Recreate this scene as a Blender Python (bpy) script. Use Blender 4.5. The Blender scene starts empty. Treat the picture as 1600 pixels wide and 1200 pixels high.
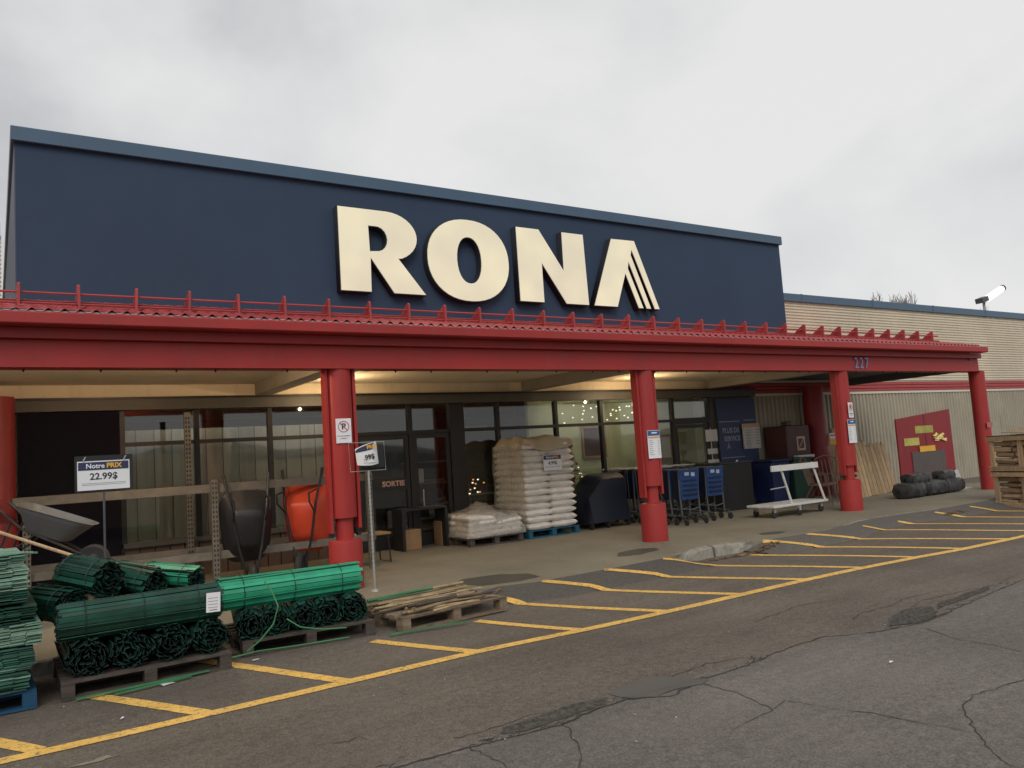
import bpy, bmesh, math, random
from mathutils import Vector, Matrix, Euler
random.seed(7)
PI = math.pi
S = bpy.context.scene
C = S.collection

# ------------------------------------------------------------------ camera
fw = (0.0, 0.0, 0.0)
F, YAW, PIT, ROL = 1243.39, 0.580961, 0.0887236, -0.0659486
cy, sy, cp, sp = math.cos(YAW), math.sin(YAW), math.cos(PIT), math.sin(PIT)
fw = Vector((sy*cp, cy*cp, sp)); r0 = Vector((cy, -sy, 0)); u0 = r0.cross(fw)
cr, sr = math.cos(ROL), math.sin(ROL)
rv = cr*r0 + sr*u0; uv = -sr*r0 + cr*u0
cam = bpy.data.cameras.new('camera'); co = bpy.data.objects.new('camera', cam); C.objects.link(co)
m = Matrix((rv, uv, -fw)).transposed().to_4x4(); m.translation = (0, 0, 1.6)
co.matrix_world = m
cam.sensor_width = 36; cam.lens = F/1600*36; cam.clip_end = 3000; cam.clip_start = 0.05
S.camera = co
# ------------------------------------------------------------------ sky and sun
W = bpy.data.worlds.new("World"); S.world = W; W.use_nodes = True
nt = W.node_tree; nt.nodes.clear()
out = nt.nodes.new('ShaderNodeOutputWorld')
bgs = nt.nodes.new('ShaderNodeBackground'); sky = nt.nodes.new('ShaderNodeTexSky')
sky.sky_type = 'NISHITA'; sky.sun_disc = False
sky.sun_elevation = math.radians(38); sky.sun_rotation = math.radians(225)
bgs.inputs[1].default_value = 0.05; nt.links.new(sky.outputs[0], bgs.inputs[0])
bgc = nt.nodes.new('ShaderNodeBackground')
tc = nt.nodes.new('ShaderNodeTexCoord'); mp = nt.nodes.new('ShaderNodeMapping')
mp.inputs['Scale'].default_value = (1.0, 1.0, 1.4); mp.inputs['Location'].default_value = (6.4, 2.2, 4.1)
n1 = nt.nodes.new('ShaderNodeTexNoise'); n1.inputs['Scale'].default_value = 2.1; n1.inputs['Detail'].default_value = 9
n1.inputs['Roughness'].default_value = 0.5; n1.inputs['Distortion'].default_value = 0.15
rmp = nt.nodes.new('ShaderNodeValToRGB')
rmp.color_ramp.elements[0].position = 0.34; rmp.color_ramp.elements[0].color = (0.56, 0.563, 0.58, 1)
rmp.color_ramp.elements[1].position = 0.60; rmp.color_ramp.elements[1].color = (0.835, 0.835, 0.825, 1)
e = rmp.color_ramp.elements.new(0.47); e.color = (0.73, 0.732, 0.742, 1)
nt.links.new(tc.outputs['Generated'], mp.inputs[0]); nt.links.new(mp.outputs[0], n1.inputs[0])
nt.links.new(n1.outputs[0], rmp.inputs[0]); nt.links.new(rmp.outputs[0], bgc.inputs[0]); bgc.inputs[1].default_value = 1.0
mx = nt.nodes.new('ShaderNodeMixShader'); mx.inputs[0].default_value = 0.94
nt.links.new(bgs.outputs[0], mx.inputs[1]); nt.links.new(bgc.outputs[0], mx.inputs[2]); nt.links.new(mx.outputs[0], out.inputs[0])
sl = bpy.data.lights.new('sun', 'SUN'); sl.energy = 1.3; sl.angle = math.radians(30); sl.color = (1, 0.97, 0.92)
so = bpy.data.objects.new('sun', sl); C.objects.link(so)
so.rotation_euler = (math.radians(50), 0, math.radians(-28))
S.view_settings.view_transform = 'Standard'; S.view_settings.look = 'None'
S.view_settings.exposure = 0.0; S.view_settings.gamma = 1.0
S.view_settings.use_curve_mapping = False

# ------------------------------------------------------------------ materials
def mat(name, c, rough=0.7, var=0.18, vs=3.0, bump=0.0, bs=40.0, metal=0.0, c2=None, stretch=None, spec=0.4, emit=0.0, dirt=0.0, chips=0.0):
    m = bpy.data.materials.new(name); m.use_nodes = True
    t = m.node_tree; b = t.nodes['Principled BSDF']
    b.inputs['Roughness'].default_value = rough; b.inputs['Metallic'].default_value = metal
    b.inputs['Specular IOR Level'].default_value = spec
    g = t.nodes.new('ShaderNodeNewGeometry'); src = g.outputs['Position']
    if stretch:
        tcn = t.nodes.new('ShaderNodeTexCoord')
        mpn = t.nodes.new('ShaderNodeMapping'); mpn.inputs['Scale'].default_value = stretch
        t.links.new(tcn.outputs['Object'], mpn.inputs[0]); src = mpn.outputs[0]
    n = t.nodes.new('ShaderNodeTexNoise'); n.inputs['Scale'].default_value = vs; n.inputs['Detail'].default_value = 6
    n.inputs['Roughness'].default_value = 0.62
    t.links.new(src, n.inputs['Vector'])
    r = t.nodes.new('ShaderNodeValToRGB')
    lo = tuple(max(0, v*(1-var)) for v in c); hi = tuple(v*(1+var) for v in c)
    if c2: lo, hi = c, c2
    r.color_ramp.elements[0].position = 0.32; r.color_ramp.elements[1].position = 0.68
    r.color_ramp.elements[0].color = (*lo, 1); r.color_ramp.elements[1].color = (*hi, 1)
    t.links.new(n.outputs[0], r.inputs[0]); col = r.outputs[0]
    # each object a little different
    oi = t.nodes.new('ShaderNodeObjectInfo'); mr = t.nodes.new('ShaderNodeMapRange')
    mr.inputs['To Min'].default_value = 1-var*0.8; mr.inputs['To Max'].default_value = 1+var*0.6
    t.links.new(oi.outputs['Random'], mr.inputs['Value'])
    hs = t.nodes.new('ShaderNodeHueSaturation'); t.links.new(mr.outputs[0], hs.inputs['Value']); t.links.new(col, hs.inputs['Color'])
    col = hs.outputs[0]
    if dirt:
        n3 = t.nodes.new('ShaderNodeTexNoise'); n3.inputs['Scale'].default_value = 2.3; n3.inputs['Detail'].default_value = 8
        n3.inputs['Roughness'].default_value = 0.7
        m3 = t.nodes.new('ShaderNodeMapping'); m3.inputs['Scale'].default_value = (3.0, 3.0, 0.5)
        t.links.new(g.outputs['Position'], m3.inputs[0]); t.links.new(m3.outputs[0], n3.inputs['Vector'])
        r3 = t.nodes.new('ShaderNodeValToRGB'); r3.color_ramp.elements[0].position = 0.52; r3.color_ramp.elements[1].position = 0.75
        r3.color_ramp.elements[0].color = (0, 0, 0, 1); r3.color_ramp.elements[1].color = (dirt, dirt, dirt, 1)
        mm = t.nodes.new('ShaderNodeMixRGB'); mm.inputs[2].default_value = (0.12, 0.10, 0.085, 1)
        t.links.new(n3.outputs[0], r3.inputs[0]); t.links.new(r3.outputs[0], mm.inputs[0]); t.links.new(col, mm.inputs[1]); col = mm.outputs[0]
    if chips:
        n4 = t.nodes.new('ShaderNodeTexNoise'); n4.inputs['Scale'].default_value = 22; n4.inputs['Detail'].default_value = 5; n4.inputs['Roughness'].default_value = 0.75
        t.links.new(g.outputs['Position'], n4.inputs['Vector'])
        r4 = t.nodes.new('ShaderNodeValToRGB'); r4.color_ramp.elements[0].position = 0.69; r4.color_ramp.elements[1].position = 0.72
        r4.color_ramp.elements[0].color = (0, 0, 0, 1); r4.color_ramp.elements[1].color = (chips, chips, chips, 1)
        m4 = t.nodes.new('ShaderNodeMixRGB'); m4.inputs[2].default_value = (0.10, 0.055, 0.04, 1)
        t.links.new(n4.outputs[0], r4.inputs[0]); t.links.new(r4.outputs[0], m4.inputs[0]); t.links.new(col, m4.inputs[1]); col = m4.outputs[0]
    t.links.new(col, b.inputs['Base Color'])
    rr = t.nodes.new('ShaderNodeMapRange'); rr.inputs['To Min'].default_value = max(0.04, rough-0.12); rr.inputs['To Max'].default_value = min(1, rough+0.12)
    t.links.new(n.outputs[0], rr.inputs['Value']); t.links.new(rr.outputs[0], b.inputs['Roughness'])
    if bump:
        n2 = t.nodes.new('ShaderNodeTexNoise'); n2.inputs['Scale'].default_value = bs; n2.inputs['Detail'].default_value = 5
        t.links.new(src, n2.inputs['Vector'])
        bp = t.nodes.new('ShaderNodeBump'); bp.inputs['Strength'].default_value = bump; bp.inputs['Distance'].default_value = 0.02
        t.links.new(n2.outputs[0], bp.inputs['Height']); t.links.new(bp.outputs[0], b.inputs['Normal'])
    if emit:
        b.inputs['Emission Color'].default_value = (*c, 1); b.inputs['Emission Strength'].default_value = emit
    return m

M = {}
M['navy'] = mat('navy_cladding', (0.032, 0.053, 0.093), 0.7, 0.10, 0.5, 0.08, 30, dirt=0.05, spec=0.25)
M['navy_side'] = mat('navy_lit_side', (0.085, 0.105, 0.15), 0.6, 0.06)  # block's left side: light on that face painted as a paler navy
M['coping'] = mat('blue_coping', (0.062, 0.112, 0.175), 0.4, 0.07, 1.2)
M['red'] = mat('red_paint', (0.345, 0.028, 0.026), 0.5, 0.1, 1.6, 0.04, 30, dirt=0.2, chips=0.6)
M['redroof'] = mat('red_roof_metal', (0.38, 0.055, 0.055), 0.5, 0.14, 2.5, dirt=0.4)
M['reddoor'] = mat('red_door_paint', (0.25, 0.022, 0.028), 0.5, 0.1, 1.5, dirt=0.3)
M['siding'] = mat('cream_siding', (0.68, 0.60, 0.47), 0.5, 0.06, 1.0, dirt=0.15)
M['corr'] = mat('cream_corrugated', (0.37, 0.33, 0.255), 0.6, 0.1, 1.0, dirt=0.35)
M['trim'] = mat('cream_trim', (0.62, 0.57, 0.47), 0.5, 0.05)
M['closure'] = mat('pale_closure', (0.45, 0.44, 0.44), 0.7, 0.1)
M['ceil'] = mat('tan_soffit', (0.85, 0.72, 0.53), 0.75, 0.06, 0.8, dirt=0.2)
M['ceilshade'] = mat('shaded_soffit', (0.10, 0.105, 0.115), 0.8, 0.08)  # unlit last bay: shade painted into the soffit and end beam colour
M['beamtan'] = mat('grey_tan_beam', (0.34, 0.30, 0.24), 0.7, 0.08)
M['frame'] = mat('dark_bronze_frame', (0.022, 0.020, 0.019), 0.45, 0.15)
M['header'] = mat('bronze_header', (0.085, 0.08, 0.07), 0.5, 0.1)
M['blackpanel'] = mat('black_panel', (0.012, 0.012, 0.018), 0.9, 0.1, spec=0.1)
M['brownbase'] = mat('brown_base', (0.11, 0.075, 0.058), 0.75, 0.15)
M['tanbase'] = mat('tan_base', (0.26, 0.21, 0.155), 0.75, 0.12, dirt=0.4)
M['letter'] = None
M['lside'] = mat('letter_return', (0.028, 0.030, 0.038), 0.5, 0.1)
M['yellow'] = None
M['wood'] = mat('fresh_wood', (0.36, 0.235, 0.13), 0.8, 0.25, 2.0, 0.3, 8, c2=(0.52, 0.38, 0.23), stretch=(12, 12, 1.5))
M['oldwood'] = mat('weathered_wood', (0.042, 0.033, 0.028), 0.9, 0.25, 2.0, 0.3, 8, c2=(0.095, 0.075, 0.062), stretch=(3, 3, 8))
M['brownwood'] = mat('brown_pallet_wood', (0.12, 0.09, 0.06), 0.9, 0.3, 3, 0.3, 8, c2=(0.24, 0.18, 0.12), stretch=(3, 3, 8))
M['bluewood'] = mat('blue_pallet_paint', (0.01, 0.09, 0.14), 0.7, 0.2)
M['dbluewood'] = mat('blue_pallet_dark', (0.008, 0.055, 0.12), 0.7, 0.2)
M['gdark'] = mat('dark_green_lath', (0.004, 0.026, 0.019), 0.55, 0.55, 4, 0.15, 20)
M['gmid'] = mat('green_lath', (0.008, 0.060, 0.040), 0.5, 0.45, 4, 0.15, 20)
M['gbright'] = mat('bright_green_lath', (0.024, 0.29, 0.160), 0.45, 0.22, 4, 0.15, 20)
M['gpale'] = mat('faded_green_lath', (0.095, 0.21, 0.155), 0.75, 0.4, 5, 0.15, 20, c2=(0.26, 0.40, 0.30))
M['gfade'] = mat('dull_green_lath', (0.034, 0.115, 0.080), 0.7, 0.45, 5, 0.15, 20)
M['wire'] = mat('dark_wire', (0.015, 0.035, 0.03), 0.5, 0.1)
M['gstrap'] = mat('green_strap', (0.05, 0.19, 0.08), 0.5, 0.2)
M['bag'] = mat('white_pellet_bag', (0.74, 0.70, 0.64), 0.34, 0.14, 5, 0.25, 18, spec=0.6)
M['wrap'] = mat('tan_wrap', (0.47, 0.39, 0.28), 0.35, 0.12, 4, 0.3, 14)
M['steel'] = mat('galvanised_steel', (0.42, 0.42, 0.40), 0.45, 0.12, 6, metal=0.4)
M['rack'] = mat('dull_rack_steel', (0.16, 0.145, 0.12), 0.55, 0.2, 6)
M['rackdark'] = mat('rack_hole', (0.02, 0.02, 0.02), 0.8)
M['black'] = mat('black_plastic', (0.017, 0.017, 0.018), 0.45, 0.2)
M['rubber'] = mat('rubber', (0.028, 0.028, 0.028), 0.8, 0.2)
M['poly'] = mat('grey_poly', (0.115, 0.12, 0.125), 0.5, 0.12)
M['redpoly'] = mat('red_orange_poly', (0.50, 0.052, 0.022), 0.4, 0.08)
M['white'] = mat('white_paper', (0.74, 0.74, 0.76), 0.6, 0.04)
M['whitep'] = mat('white_paint', (0.60, 0.60, 0.58), 0.5, 0.08, dirt=0.4)
M['ink'] = mat('black_ink', (0.03, 0.03, 0.04), 0.6, 0.05)
M['navyink'] = mat('navy_ink', (0.028, 0.035, 0.085), 0.6, 0.05)
M['blueink'] = mat('blue_ink', (0.03, 0.10, 0.27), 0.6, 0.05)
M['gold'] = mat('gold_ink', (0.75, 0.42, 0.05), 0.6, 0.05)
M['redink'] = mat('red_ink', (0.55, 0.06, 0.05), 0.6, 0.05)
M['greyink'] = mat('grey_ink', (0.30, 0.30, 0.34), 0.6, 0.05)
M['orangeink'] = mat('orange_ink', (0.62, 0.34, 0.20), 0.6, 0.05)
M['pinkish'] = mat('salmon_lettering', (0.55, 0.36, 0.30), 0.6, 0.05)
M['banner'] = mat('navy_banner', (0.045, 0.065, 0.14), 0.55, 0.08)
M['bannertext'] = mat('banner_print', (0.30, 0.34, 0.42), 0.6, 0.1)
M['cartblue'] = mat('blue_cart_plastic', (0.012, 0.048, 0.16), 0.4, 0.2)
M['cartnavy'] = mat('navy_cart_plastic', (0.006, 0.010, 0.026), 0.5, 0.15)
M['cartgrey'] = mat('cart_grey', (0.075, 0.078, 0.085), 0.5, 0.1)
M['binblue'] = mat('bin_blue', (0.010, 0.020, 0.075), 0.5, 0.1)
M['bingreen'] = mat('bin_green', (0.02, 0.05, 0.035), 0.5, 0.1)
M['maroon'] = mat('maroon_cabinet', (0.07, 0.028, 0.028), 0.5, 0.1)
M['brownmetal'] = mat('brown_metal', (0.14, 0.095, 0.07), 0.6, 0.1)
M['number'] = mat('number_blue_grey', (0.17, 0.24, 0.42), 0.4, 0.05)
M['concrete'] = None
M['leaf'] = mat('dead_leaves', (0.16, 0.10, 0.05), 0.9, 0.5, 9)
M['bark'] = mat('bark', (0.24, 0.21, 0.19), 0.9, 0.2)
M['green'] = mat('christmas_green', (0.02, 0.07, 0.03), 0.8, 0.3)
M['ornred'] = mat('ornament_red', (0.45, 0.03, 0.03), 0.3, 0.1)
M['palegreen'] = mat('pale_green_wall', (0.50, 0.52, 0.34), 0.8, 0.06)
M['curtain'] = mat('grey_green_curtain', (0.36, 0.37, 0.36), 0.85, 0.12, 2, c2=(0.55, 0.55, 0.52), stretch=(1.5, 1, 0.2))
M['darkroom'] = mat('dark_interior', (0.10, 0.095, 0.085), 0.85, 0.1)
M['cardboard'] = mat('cardboard', (0.30, 0.19, 0.10), 0.85, 0.15)
M['stickeryel'] = mat('yellow_green_sticker', (0.42, 0.38, 0.09), 0.5, 0.25, 8)
M['browncard'] = mat('brown_board', (0.105, 0.085, 0.08), 0.7, 0.1)
M['hill'] = mat('far_woods', (0.13, 0.13, 0.125), 0.95, 0.3, 0.2)
M['roofgravel'] = mat('roof_membrane', (0.18, 0.18, 0.18), 0.9, 0.1)
M['bark2'] = mat('split_log', (0.30, 0.20, 0.12), 0.9, 0.45, 4, 0.4, 20, c2=(0.46, 0.33, 0.2))
M['stain'] = mat('wet_stain', (0.085, 0.075, 0.058), 0.75, 0.15)
M['bamboo'] = mat('bamboo', (0.17, 0.115, 0.06), 0.75, 0.5, 5, c2=(0.38, 0.29, 0.16))
M['bin_lid'] = mat('bin_lid', (0.05, 0.05, 0.055), 0.5)

def emis(name, c, s):
    m = bpy.data.materials.new(name); m.use_nodes = True; t = m.node_tree
    b = t.nodes['Principled BSDF']; b.inputs['Base Color'].default_value = (*c, 1)
    b.inputs['Emission Color'].default_value = (*c, 1); b.inputs['Emission Strength'].default_value = s
    return m
M['lampwarm'] = emis('warm_lamp', (1.0, 0.72, 0.40), 6.0)
M['lampwhite'] = emis('white_tube', (1.0, 0.97, 0.97), 3.0)
M['bulb'] = emis('tiny_bulb', (1.0, 0.92, 0.75), 2.2)
M['bulbor'] = emis('orange_bulb', (1.0, 0.35, 0.08), 1.6)
M['panelL'] = emis('ceiling_panel_light', (1.0, 0.95, 0.78), 7.0)

def letter_mat():      # backlit acrylic: lit by tubes inside, a little uneven
    m = bpy.data.materials.new('backlit_acrylic'); m.use_nodes = True; t = m.node_tree
    b = t.nodes['Principled BSDF']; b.inputs['Roughness'].default_value = 0.3
    g = t.nodes.new('ShaderNodeNewGeometry'); n = t.nodes.new('ShaderNodeTexNoise')
    n.inputs['Scale'].default_value = 1.5; n.inputs['Detail'].default_value = 1.5
    t.links.new(g.outputs['Position'], n.inputs['Vector'])
    r = t.nodes.new('ShaderNodeValToRGB'); r.color_ramp.elements[0].position = 0.35; r.color_ramp.elements[1].position = 0.68
    r.color_ramp.elements[0].color = (0.70, 0.64, 0.48, 1); r.color_ramp.elements[1].color = (0.92, 0.84, 0.57, 1)
    t.links.new(n.outputs[0], r.inputs[0])
    b.inputs['Base Color'].default_value = (0.50, 0.45, 0.34, 1)
    t.links.new(r.outputs[0], b.inputs['Emission Color']); b.inputs['Emission Strength'].default_value = 0.52
    return m
M['letter'] = letter_mat()

def glass_mat():
    m = bpy.data.materials.new('window_glass'); m.use_nodes = True; t = m.node_tree; t.nodes.clear()
    o = t.nodes.new('ShaderNodeOutputMaterial'); mxs = t.nodes.new('ShaderNodeMixShader')
    tr = t.nodes.new('ShaderNodeBsdfTransparent'); tr.inputs[0].default_value = (0.80, 0.81, 0.78, 1)
    gl = t.nodes.new('ShaderNodeBsdfGlossy'); gl.inputs['Roughness'].default_value = 0.03
    lw = t.nodes.new('ShaderNodeLayerWeight'); lw.inputs[0].default_value = 0.25
    mr = t.nodes.new('ShaderNodeMapRange'); mr.inputs['To Min'].default_value = 0.06; mr.inputs['To Max'].default_value = 0.7
    t.links.new(lw.outputs['Fresnel'], mr.inputs['Value']); t.links.new(mr.outputs[0], mxs.inputs[0])
    t.links.new(tr.outputs[0], mxs.inputs[1]); t.links.new(gl.outputs[0], mxs.inputs[2]); t.links.new(mxs.outputs[0], o.inputs[0])
    return m
M['glass'] = glass_mat()

def ramp(t, fac, stops):
    r = t.nodes.new('ShaderNodeValToRGB'); els = r.color_ramp.elements
    els[0].position, els[1].position = stops[0][0], stops[-1][0]
    els[0].color = (*stops[0][1], 1); els[1].color = (*stops[-1][1], 1)
    for p, c in stops[1:-1]:
        e = els.new(p); e.color = (*c, 1)
    t.links.new(fac, r.inputs[0]); return r.outputs[0]
def noise(t, vec, sc, det=6, ro=0.6, dist=0.0):
    n = t.nodes.new('ShaderNodeTexNoise'); n.inputs['Scale'].default_value = sc; n.inputs['Detail'].default_value = det
    n.inputs['Roughness'].default_value = ro; n.inputs['Distortion'].default_value = dist
    t.links.new(vec, n.inputs['Vector']); return n.outputs[0]
def mixc(t, fac, a, b, mode='MIX'):
    m = t.nodes.new('ShaderNodeMixRGB'); m.blend_type = mode
    for s, v in ((0, fac), (1, a), (2, b)):
        if hasattr(v, 'is_linked') or hasattr(v, 'links'): t.links.new(v, m.inputs[s])
        elif isinstance(v, (int, float)): m.inputs[s].default_value = v
        else: m.inputs[s].default_value = (*v, 1)
    return m.outputs[0]

def asphalt_mat():
    m = bpy.data.materials.new('worn_asphalt'); m.use_nodes = True; t = m.node_tree; b = t.nodes['Principled BSDF']
    g = t.nodes.new('ShaderNodeNewGeometry'); P = g.outputs['Position']
    sep = t.nodes.new('ShaderNodeSeparateXYZ'); t.links.new(P, sep.inputs[0])
    wob = noise(t, P, 0.7, 4, 0.6)
    a = t.nodes.new('ShaderNodeMath'); a.operation = 'MULTIPLY_ADD'; a.inputs[1].default_value = 0.5
    t.links.new(wob, a.inputs[0]); t.links.new(sep.outputs['Y'], a.inputs[2])      # y + .5*noise
    mr = t.nodes.new('ShaderNodeMapRange'); mr.inputs['From Min'].default_value = 4.26; mr.inputs['From Max'].default_value = 4.42
    t.links.new(a.outputs[0], mr.inputs['Value'])
    near = ramp(t, noise(t, P, 0.45, 5), [(0.3, (0.140, 0.124, 0.110)), (0.7, (0.190, 0.168, 0.150))])
    far = ramp(t, noise(t, P, 0.6, 6), [(0.3, (0.122, 0.101, 0.081)), (0.7, (0.172, 0.145, 0.118))])
    base = mixc(t, mr.outputs[0], near, far)
    # aggregate speckle at two sizes
    sp1 = ramp(t, noise(t, P, 75, 3, 0.75), [(0.33, (0.50, 0.50, 0.50)), (0.5, (1, 1, 1)), (0.70, (1.6, 1.58, 1.52))])
    base = mixc(t, 0.75, base, sp1, 'MULTIPLY')
    sp2 = ramp(t, noise(t, P, 17, 5, 0.7), [(0.35, (0.78, 0.78, 0.78)), (0.65, (1.18, 1.18, 1.18))])
    base = mixc(t, 0.8, base, sp2, 'MULTIPLY')
    vo = t.nodes.new('ShaderNodeTexVoronoi'); vo.inputs['Scale'].default_value = 55; t.links.new(P, vo.inputs['Vector'])
    stn = ramp(t, vo.outputs['Distance'], [(0.10, (1.55, 1.5, 1.42)), (0.24, (1, 1, 1)), (0.8, (0.82, 0.82, 0.82))])
    base = mixc(t, 0.55, base, stn, 'MULTIPLY')
    ms = t.nodes.new('ShaderNodeMapping'); ms.inputs['Scale'].default_value = (0.12, 2.2, 1); t.links.new(P, ms.inputs[0])
    base = mixc(t, 0.5, base, ramp(t, noise(t, ms.outputs[0], 1.0, 5, 0.6), [(0.35, (0.78, 0.78, 0.78)), (0.65, (1.15, 1.15, 1.15))]), 'MULTIPLY')
    # damp dark blotches
    bl = ramp(t, noise(t, P, 1.1, 7, 0.68, 0.6), [(0.56, (0, 0, 0)), (0.72, (1, 1, 1))])
    mm = t.nodes.new('ShaderNodeMath'); mm.operation = 'MULTIPLY'; mm.inputs[1].default_value = 0.42; t.links.new(bl, mm.inputs[0])
    base = mixc(t, mm.outputs[0], base, (0.07, 0.066, 0.06))
    t.links.new(base, b.inputs['Base Color']); b.inputs['Roughness'].default_value = 0.85
    b.inputs['Specular IOR Level'].default_value = 0.25
    bp = t.nodes.new('ShaderNodeBump'); bp.inputs['Strength'].default_value = 0.6; bp.inputs['Distance'].default_value = 0.012
    t.links.new(noise(t, P, 45, 5, 0.8), bp.inputs['Height']); t.links.new(bp.outputs[0], b.inputs['Normal'])
    return m
def yellow_mat():
    m = bpy.data.materials.new('yellow_road_paint'); m.use_nodes = True; t = m.node_tree; b = t.nodes['Principled BSDF']
    g = t.nodes.new('ShaderNodeNewGeometry'); P = g.outputs['Position']
    wear = ramp(t, noise(t, P, 26, 7, 0.75), [(0.36, (0, 0, 0)), (0.41, (0.15, 0.15, 0.15)), (0.47, (1, 1, 1))])
    wear2 = ramp(t, noise(t, P, 2.5, 4), [(0.30, (0.75, 0.75, 0.75)), (0.5, (1, 1, 1))])
    w = mixc(t, 1.0, wear, wear2, 'MULTIPLY')
    yc = ramp(t, noise(t, P, 3, 6), [(0.3, (0.72, 0.42, 0.085)), (0.7, (0.84, 0.51, 0.12))])
    t.links.new(mixc(t, w, (0.20, 0.16, 0.09), yc), b.inputs['Base Color']); b.inputs['Roughness'].default_value = 0.75
    return m
def concrete_mat():
    m = bpy.data.materials.new('sidewalk_concrete'); m.use_nodes = True; t = m.node_tree; b = t.nodes['Principled BSDF']
    g = t.nodes.new('ShaderNodeNewGeometry'); P = g.outputs['Position']
    base = ramp(t, noise(t, P, 0.8, 7, 0.65), [(0.3, (0.175, 0.152, 0.108)), (0.7, (0.25, 0.222, 0.162))])
    base = mixc(t, 0.7, base, ramp(t, noise(t, P, 40, 4, 0.7), [(0.3, (0.75, 0.75, 0.75)), (0.7, (1.2, 1.2, 1.2))]), 'MULTIPLY')
    st = ramp(t, noise(t, P, 2.2, 8, 0.7, 0.8), [(0.60, (0, 0, 0)), (0.74, (1, 1, 1))])
    mm = t.nodes.new('ShaderNodeMath'); mm.operation = 'MULTIPLY'; mm.inputs[1].default_value = 0.5; t.links.new(st, mm.inputs[0])
    base = mixc(t, mm.outputs[0], base, (0.10, 0.09, 0.075))
    t.links.new(base, b.inputs['Base Color']); b.inputs['Roughness'].default_value = 0.75
    bp = t.nodes.new('ShaderNodeBump'); bp.inputs['Strength'].default_value = 0.3; bp.inputs['Distance'].default_value = 0.01
    t.links.new(noise(t, P, 50, 4), bp.inputs['Height']); t.links.new(bp.outputs[0], b.inputs['Normal'])
    return m
M['asphalt'] = asphalt_mat(); M['yellow'] = yellow_mat(); M['concrete'] = concrete_mat()
M['kerb'] = mat('kerb_concrete', (0.25, 0.23, 0.19), 0.85, 0.25, 5, 0.4, 30, dirt=0.6)
M['crack'] = mat('crack_dark', (0.045, 0.042, 0.038), 0.95, 0.3, 12)
M['patch'] = mat('smooth_patch', (0.100, 0.090, 0.078), 0.75, 0.08, 3)
M['rough'] = mat('broken_asphalt', (0.022, 0.020, 0.017), 0.95, 0.3, 30, 0.8, 60, c2=(0.095, 0.084, 0.070))
M['rampasphalt'] = mat('ramp_asphalt', (0.078, 0.070, 0.062), 0.85, 0.3, 25, 0.5, 60, c2=(0.125, 0.112, 0.098))

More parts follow.
